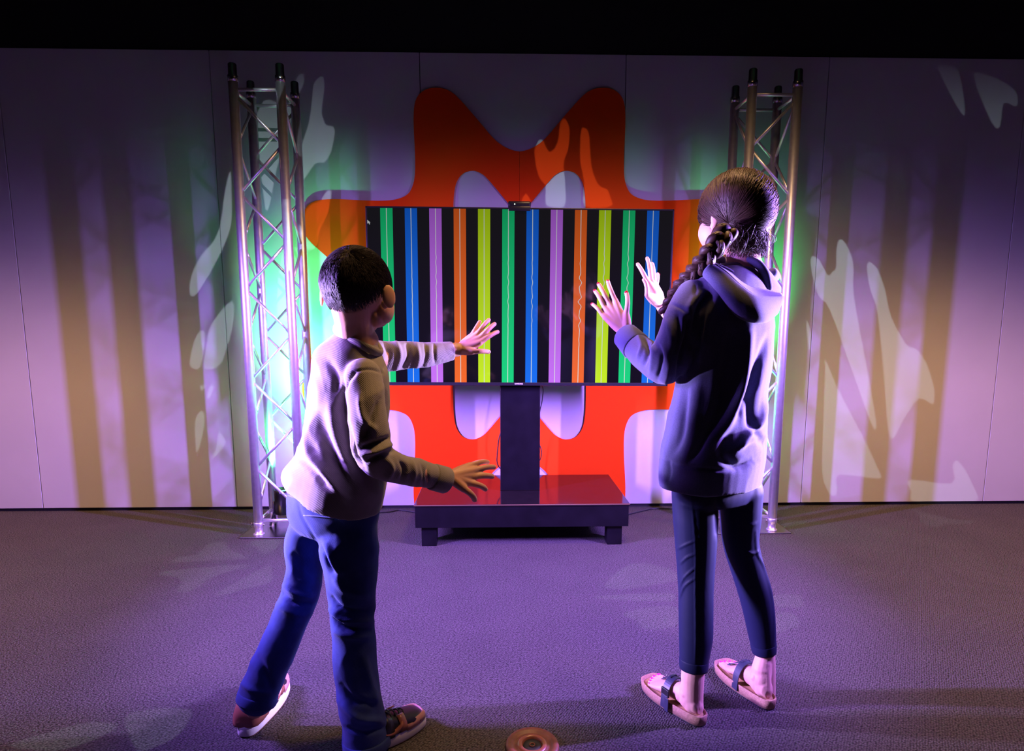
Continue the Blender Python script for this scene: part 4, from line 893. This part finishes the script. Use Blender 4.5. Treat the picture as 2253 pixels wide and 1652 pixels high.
# ---- hair: cap swept back to the tie, strands over it, braid
RG = (.086, .106, .098); CG = (0, -.006, .004)
tie_w = P(1590, 514, 1.735); tie_l = (HG.inverted() @ tie_w) / SG
def in_g(d):
    zl = -.20 - .78 * max(0, -d.y) ** .6 + max(0, d.y - .25) * 1.4
    if d.x < -.5 and d.y > -.2: zl = max(zl, -.35 + (d.y + .2) * .9)
    return d.z - zl
cap = hair_cap(HG, SG, RG, CG, in_g, bumpy=.001, seed=5)
rng = np.random.RandomState(11); out = []; tl_ = np.array(tie_l); td = (tl_ - np.array(CG)) / np.array(RG); td /= np.linalg.norm(td)
while len(out) < 3200:
    d = rng.normal(size=3); d /= np.linalg.norm(d)
    if in_g(Vector(d)) < .02 or d @ td > .93: continue
    om = math.acos(max(-1, min(1, d @ td))); pth = []; j = rng.normal(size=3) * .03; lift = rng.uniform(.0, .05)
    perp = np.cross(d, td); perp /= np.linalg.norm(perp) + 1e-9
    sag = .28 * math.sin(om) * (1 if d[0] > 0 else -.4)
    for k in range(10):
        t = k / 9 * .97; q = (math.sin((1 - t) * om) * d + math.sin(t * om) * td) / math.sin(om)
        q = q + np.array([0, 0, -1]) * sag * math.sin(math.pi * t) * .5 + j * math.sin(math.pi * t); q /= np.linalg.norm(q)
        pth.append(np.array(CG) + q * np.array(RG) * (1.008 + lift * math.sin(math.pi * t) - .02 * t ** 6))
    out.append(pth)
for _ in range(900):                            # loose strands at the nape, right side
    a = P(1645 + rng.uniform(-35, 35), 500 + rng.uniform(-22, 18), 1.79 + rng.uniform(-.03, .06)); pth = []
    e_ = P(1640 + rng.uniform(-45, 50), 546 + rng.uniform(-15, 22), 1.785 + rng.uniform(-.03, .05)); bow = rng.normal(size=3) * .012
    for k in range(10):
        t = k / 9; q = a.lerp(e_, t) + Vector(bow) * math.sin(math.pi * t); pth.append(np.array((HG.inverted() @ q) / SG))
    out.append(pth)
out = np.array(out) * SG; A = np.array(HG.to_3x3()); out = out @ A.T + np.array(HG.translation)
rr = np.ones((len(out), 10)) * np.array([.0006, .0011, .0012, .0012, .0012, .0012, .0011, .001, .0009, .0005]); rr[3200:] *= .6
hair = link('hair', join_me('hair', cap, strands(out, rr)), M_hair_g, go_e)
# braid
bpath = catmull([P(1600, 508, 1.745), P(1584, 526, 1.725), P(1568, 550, 1.722), P(1549, 574, 1.735), P(1530, 595, 1.76), P(1512, 614, 1.79), P(1490, 640, 1.83), P(1462, 690, 1.88)], 8, False)
Lb = [0]
for a, b in zip(bpath, bpath[1:]): Lb.append(Lb[-1] + (b - a).length)
def at(s_):
    for i in range(len(Lb) - 1):
        if Lb[i + 1] >= s_: t = (s_ - Lb[i]) / (Lb[i + 1] - Lb[i]); return bpath[i].lerp(bpath[i + 1], t), (bpath[i + 1] - bpath[i]).normalized()
    return bpath[-1], (bpath[-1] - bpath[-2]).normalized()
bm = bmesh.new(); paths = []; pr2 = []
nb = 110
for k in range(3):
    cen = []; fr = []
    for i in range(nb):
        s_ = Lb[-1] * i / (nb - 1); p, t = at(s_); v = (CL - p).normalized(); v = (v - t * v.dot(t)).normalized(); u = t.cross(v)
        w_ = 2 * math.pi * s_ / .10 + k * 2 * math.pi / 3; tp = 1 - .35 * i / nb
        cen.append(p + u * (.0185 * tp * math.sin(w_)) + v * (.0095 * tp * math.sin(2 * w_))); fr.append((u, v, tp))
    R = [.0135 * f[2] for f in fr]; tube(bm, cen, R, 12, True, True)
    for _ in range(120):
        a0 = rng.uniform(0, 6.28); wl = rng.uniform(1.0, 1.08); tw = rng.uniform(-.04, .04); st = rng.randint(0, nb - 26); pth = []
        for i in range(st, st + 24, 2):
            u, v, tp = fr[i]; a_ = a0 + tw * i; pth.append(np.array(cen[i] + (u * math.cos(a_) + v * math.sin(a_)) * R[i] * wl))
        paths.append(pth)
paths = np.array(paths); rr = np.ones((len(paths), paths.shape[1])) * .0010; rr[:, 0] = .0002; rr[:, -1] = .0002
br = link('braid', join_me('braid', bm, strands(paths, rr)), M_hair_g, hair)
link('hair_tie', ring_tube('t', [tie_w + Vector((.014 * math.cos(a), .004 * math.sin(a), .014 * math.sin(a))) for a in [i * math.pi / 4 for i in range(8)]], (.003, .004), M_black, None).data, M_black, hair); bpy.data.objects.remove(bpy.data.objects['t'])
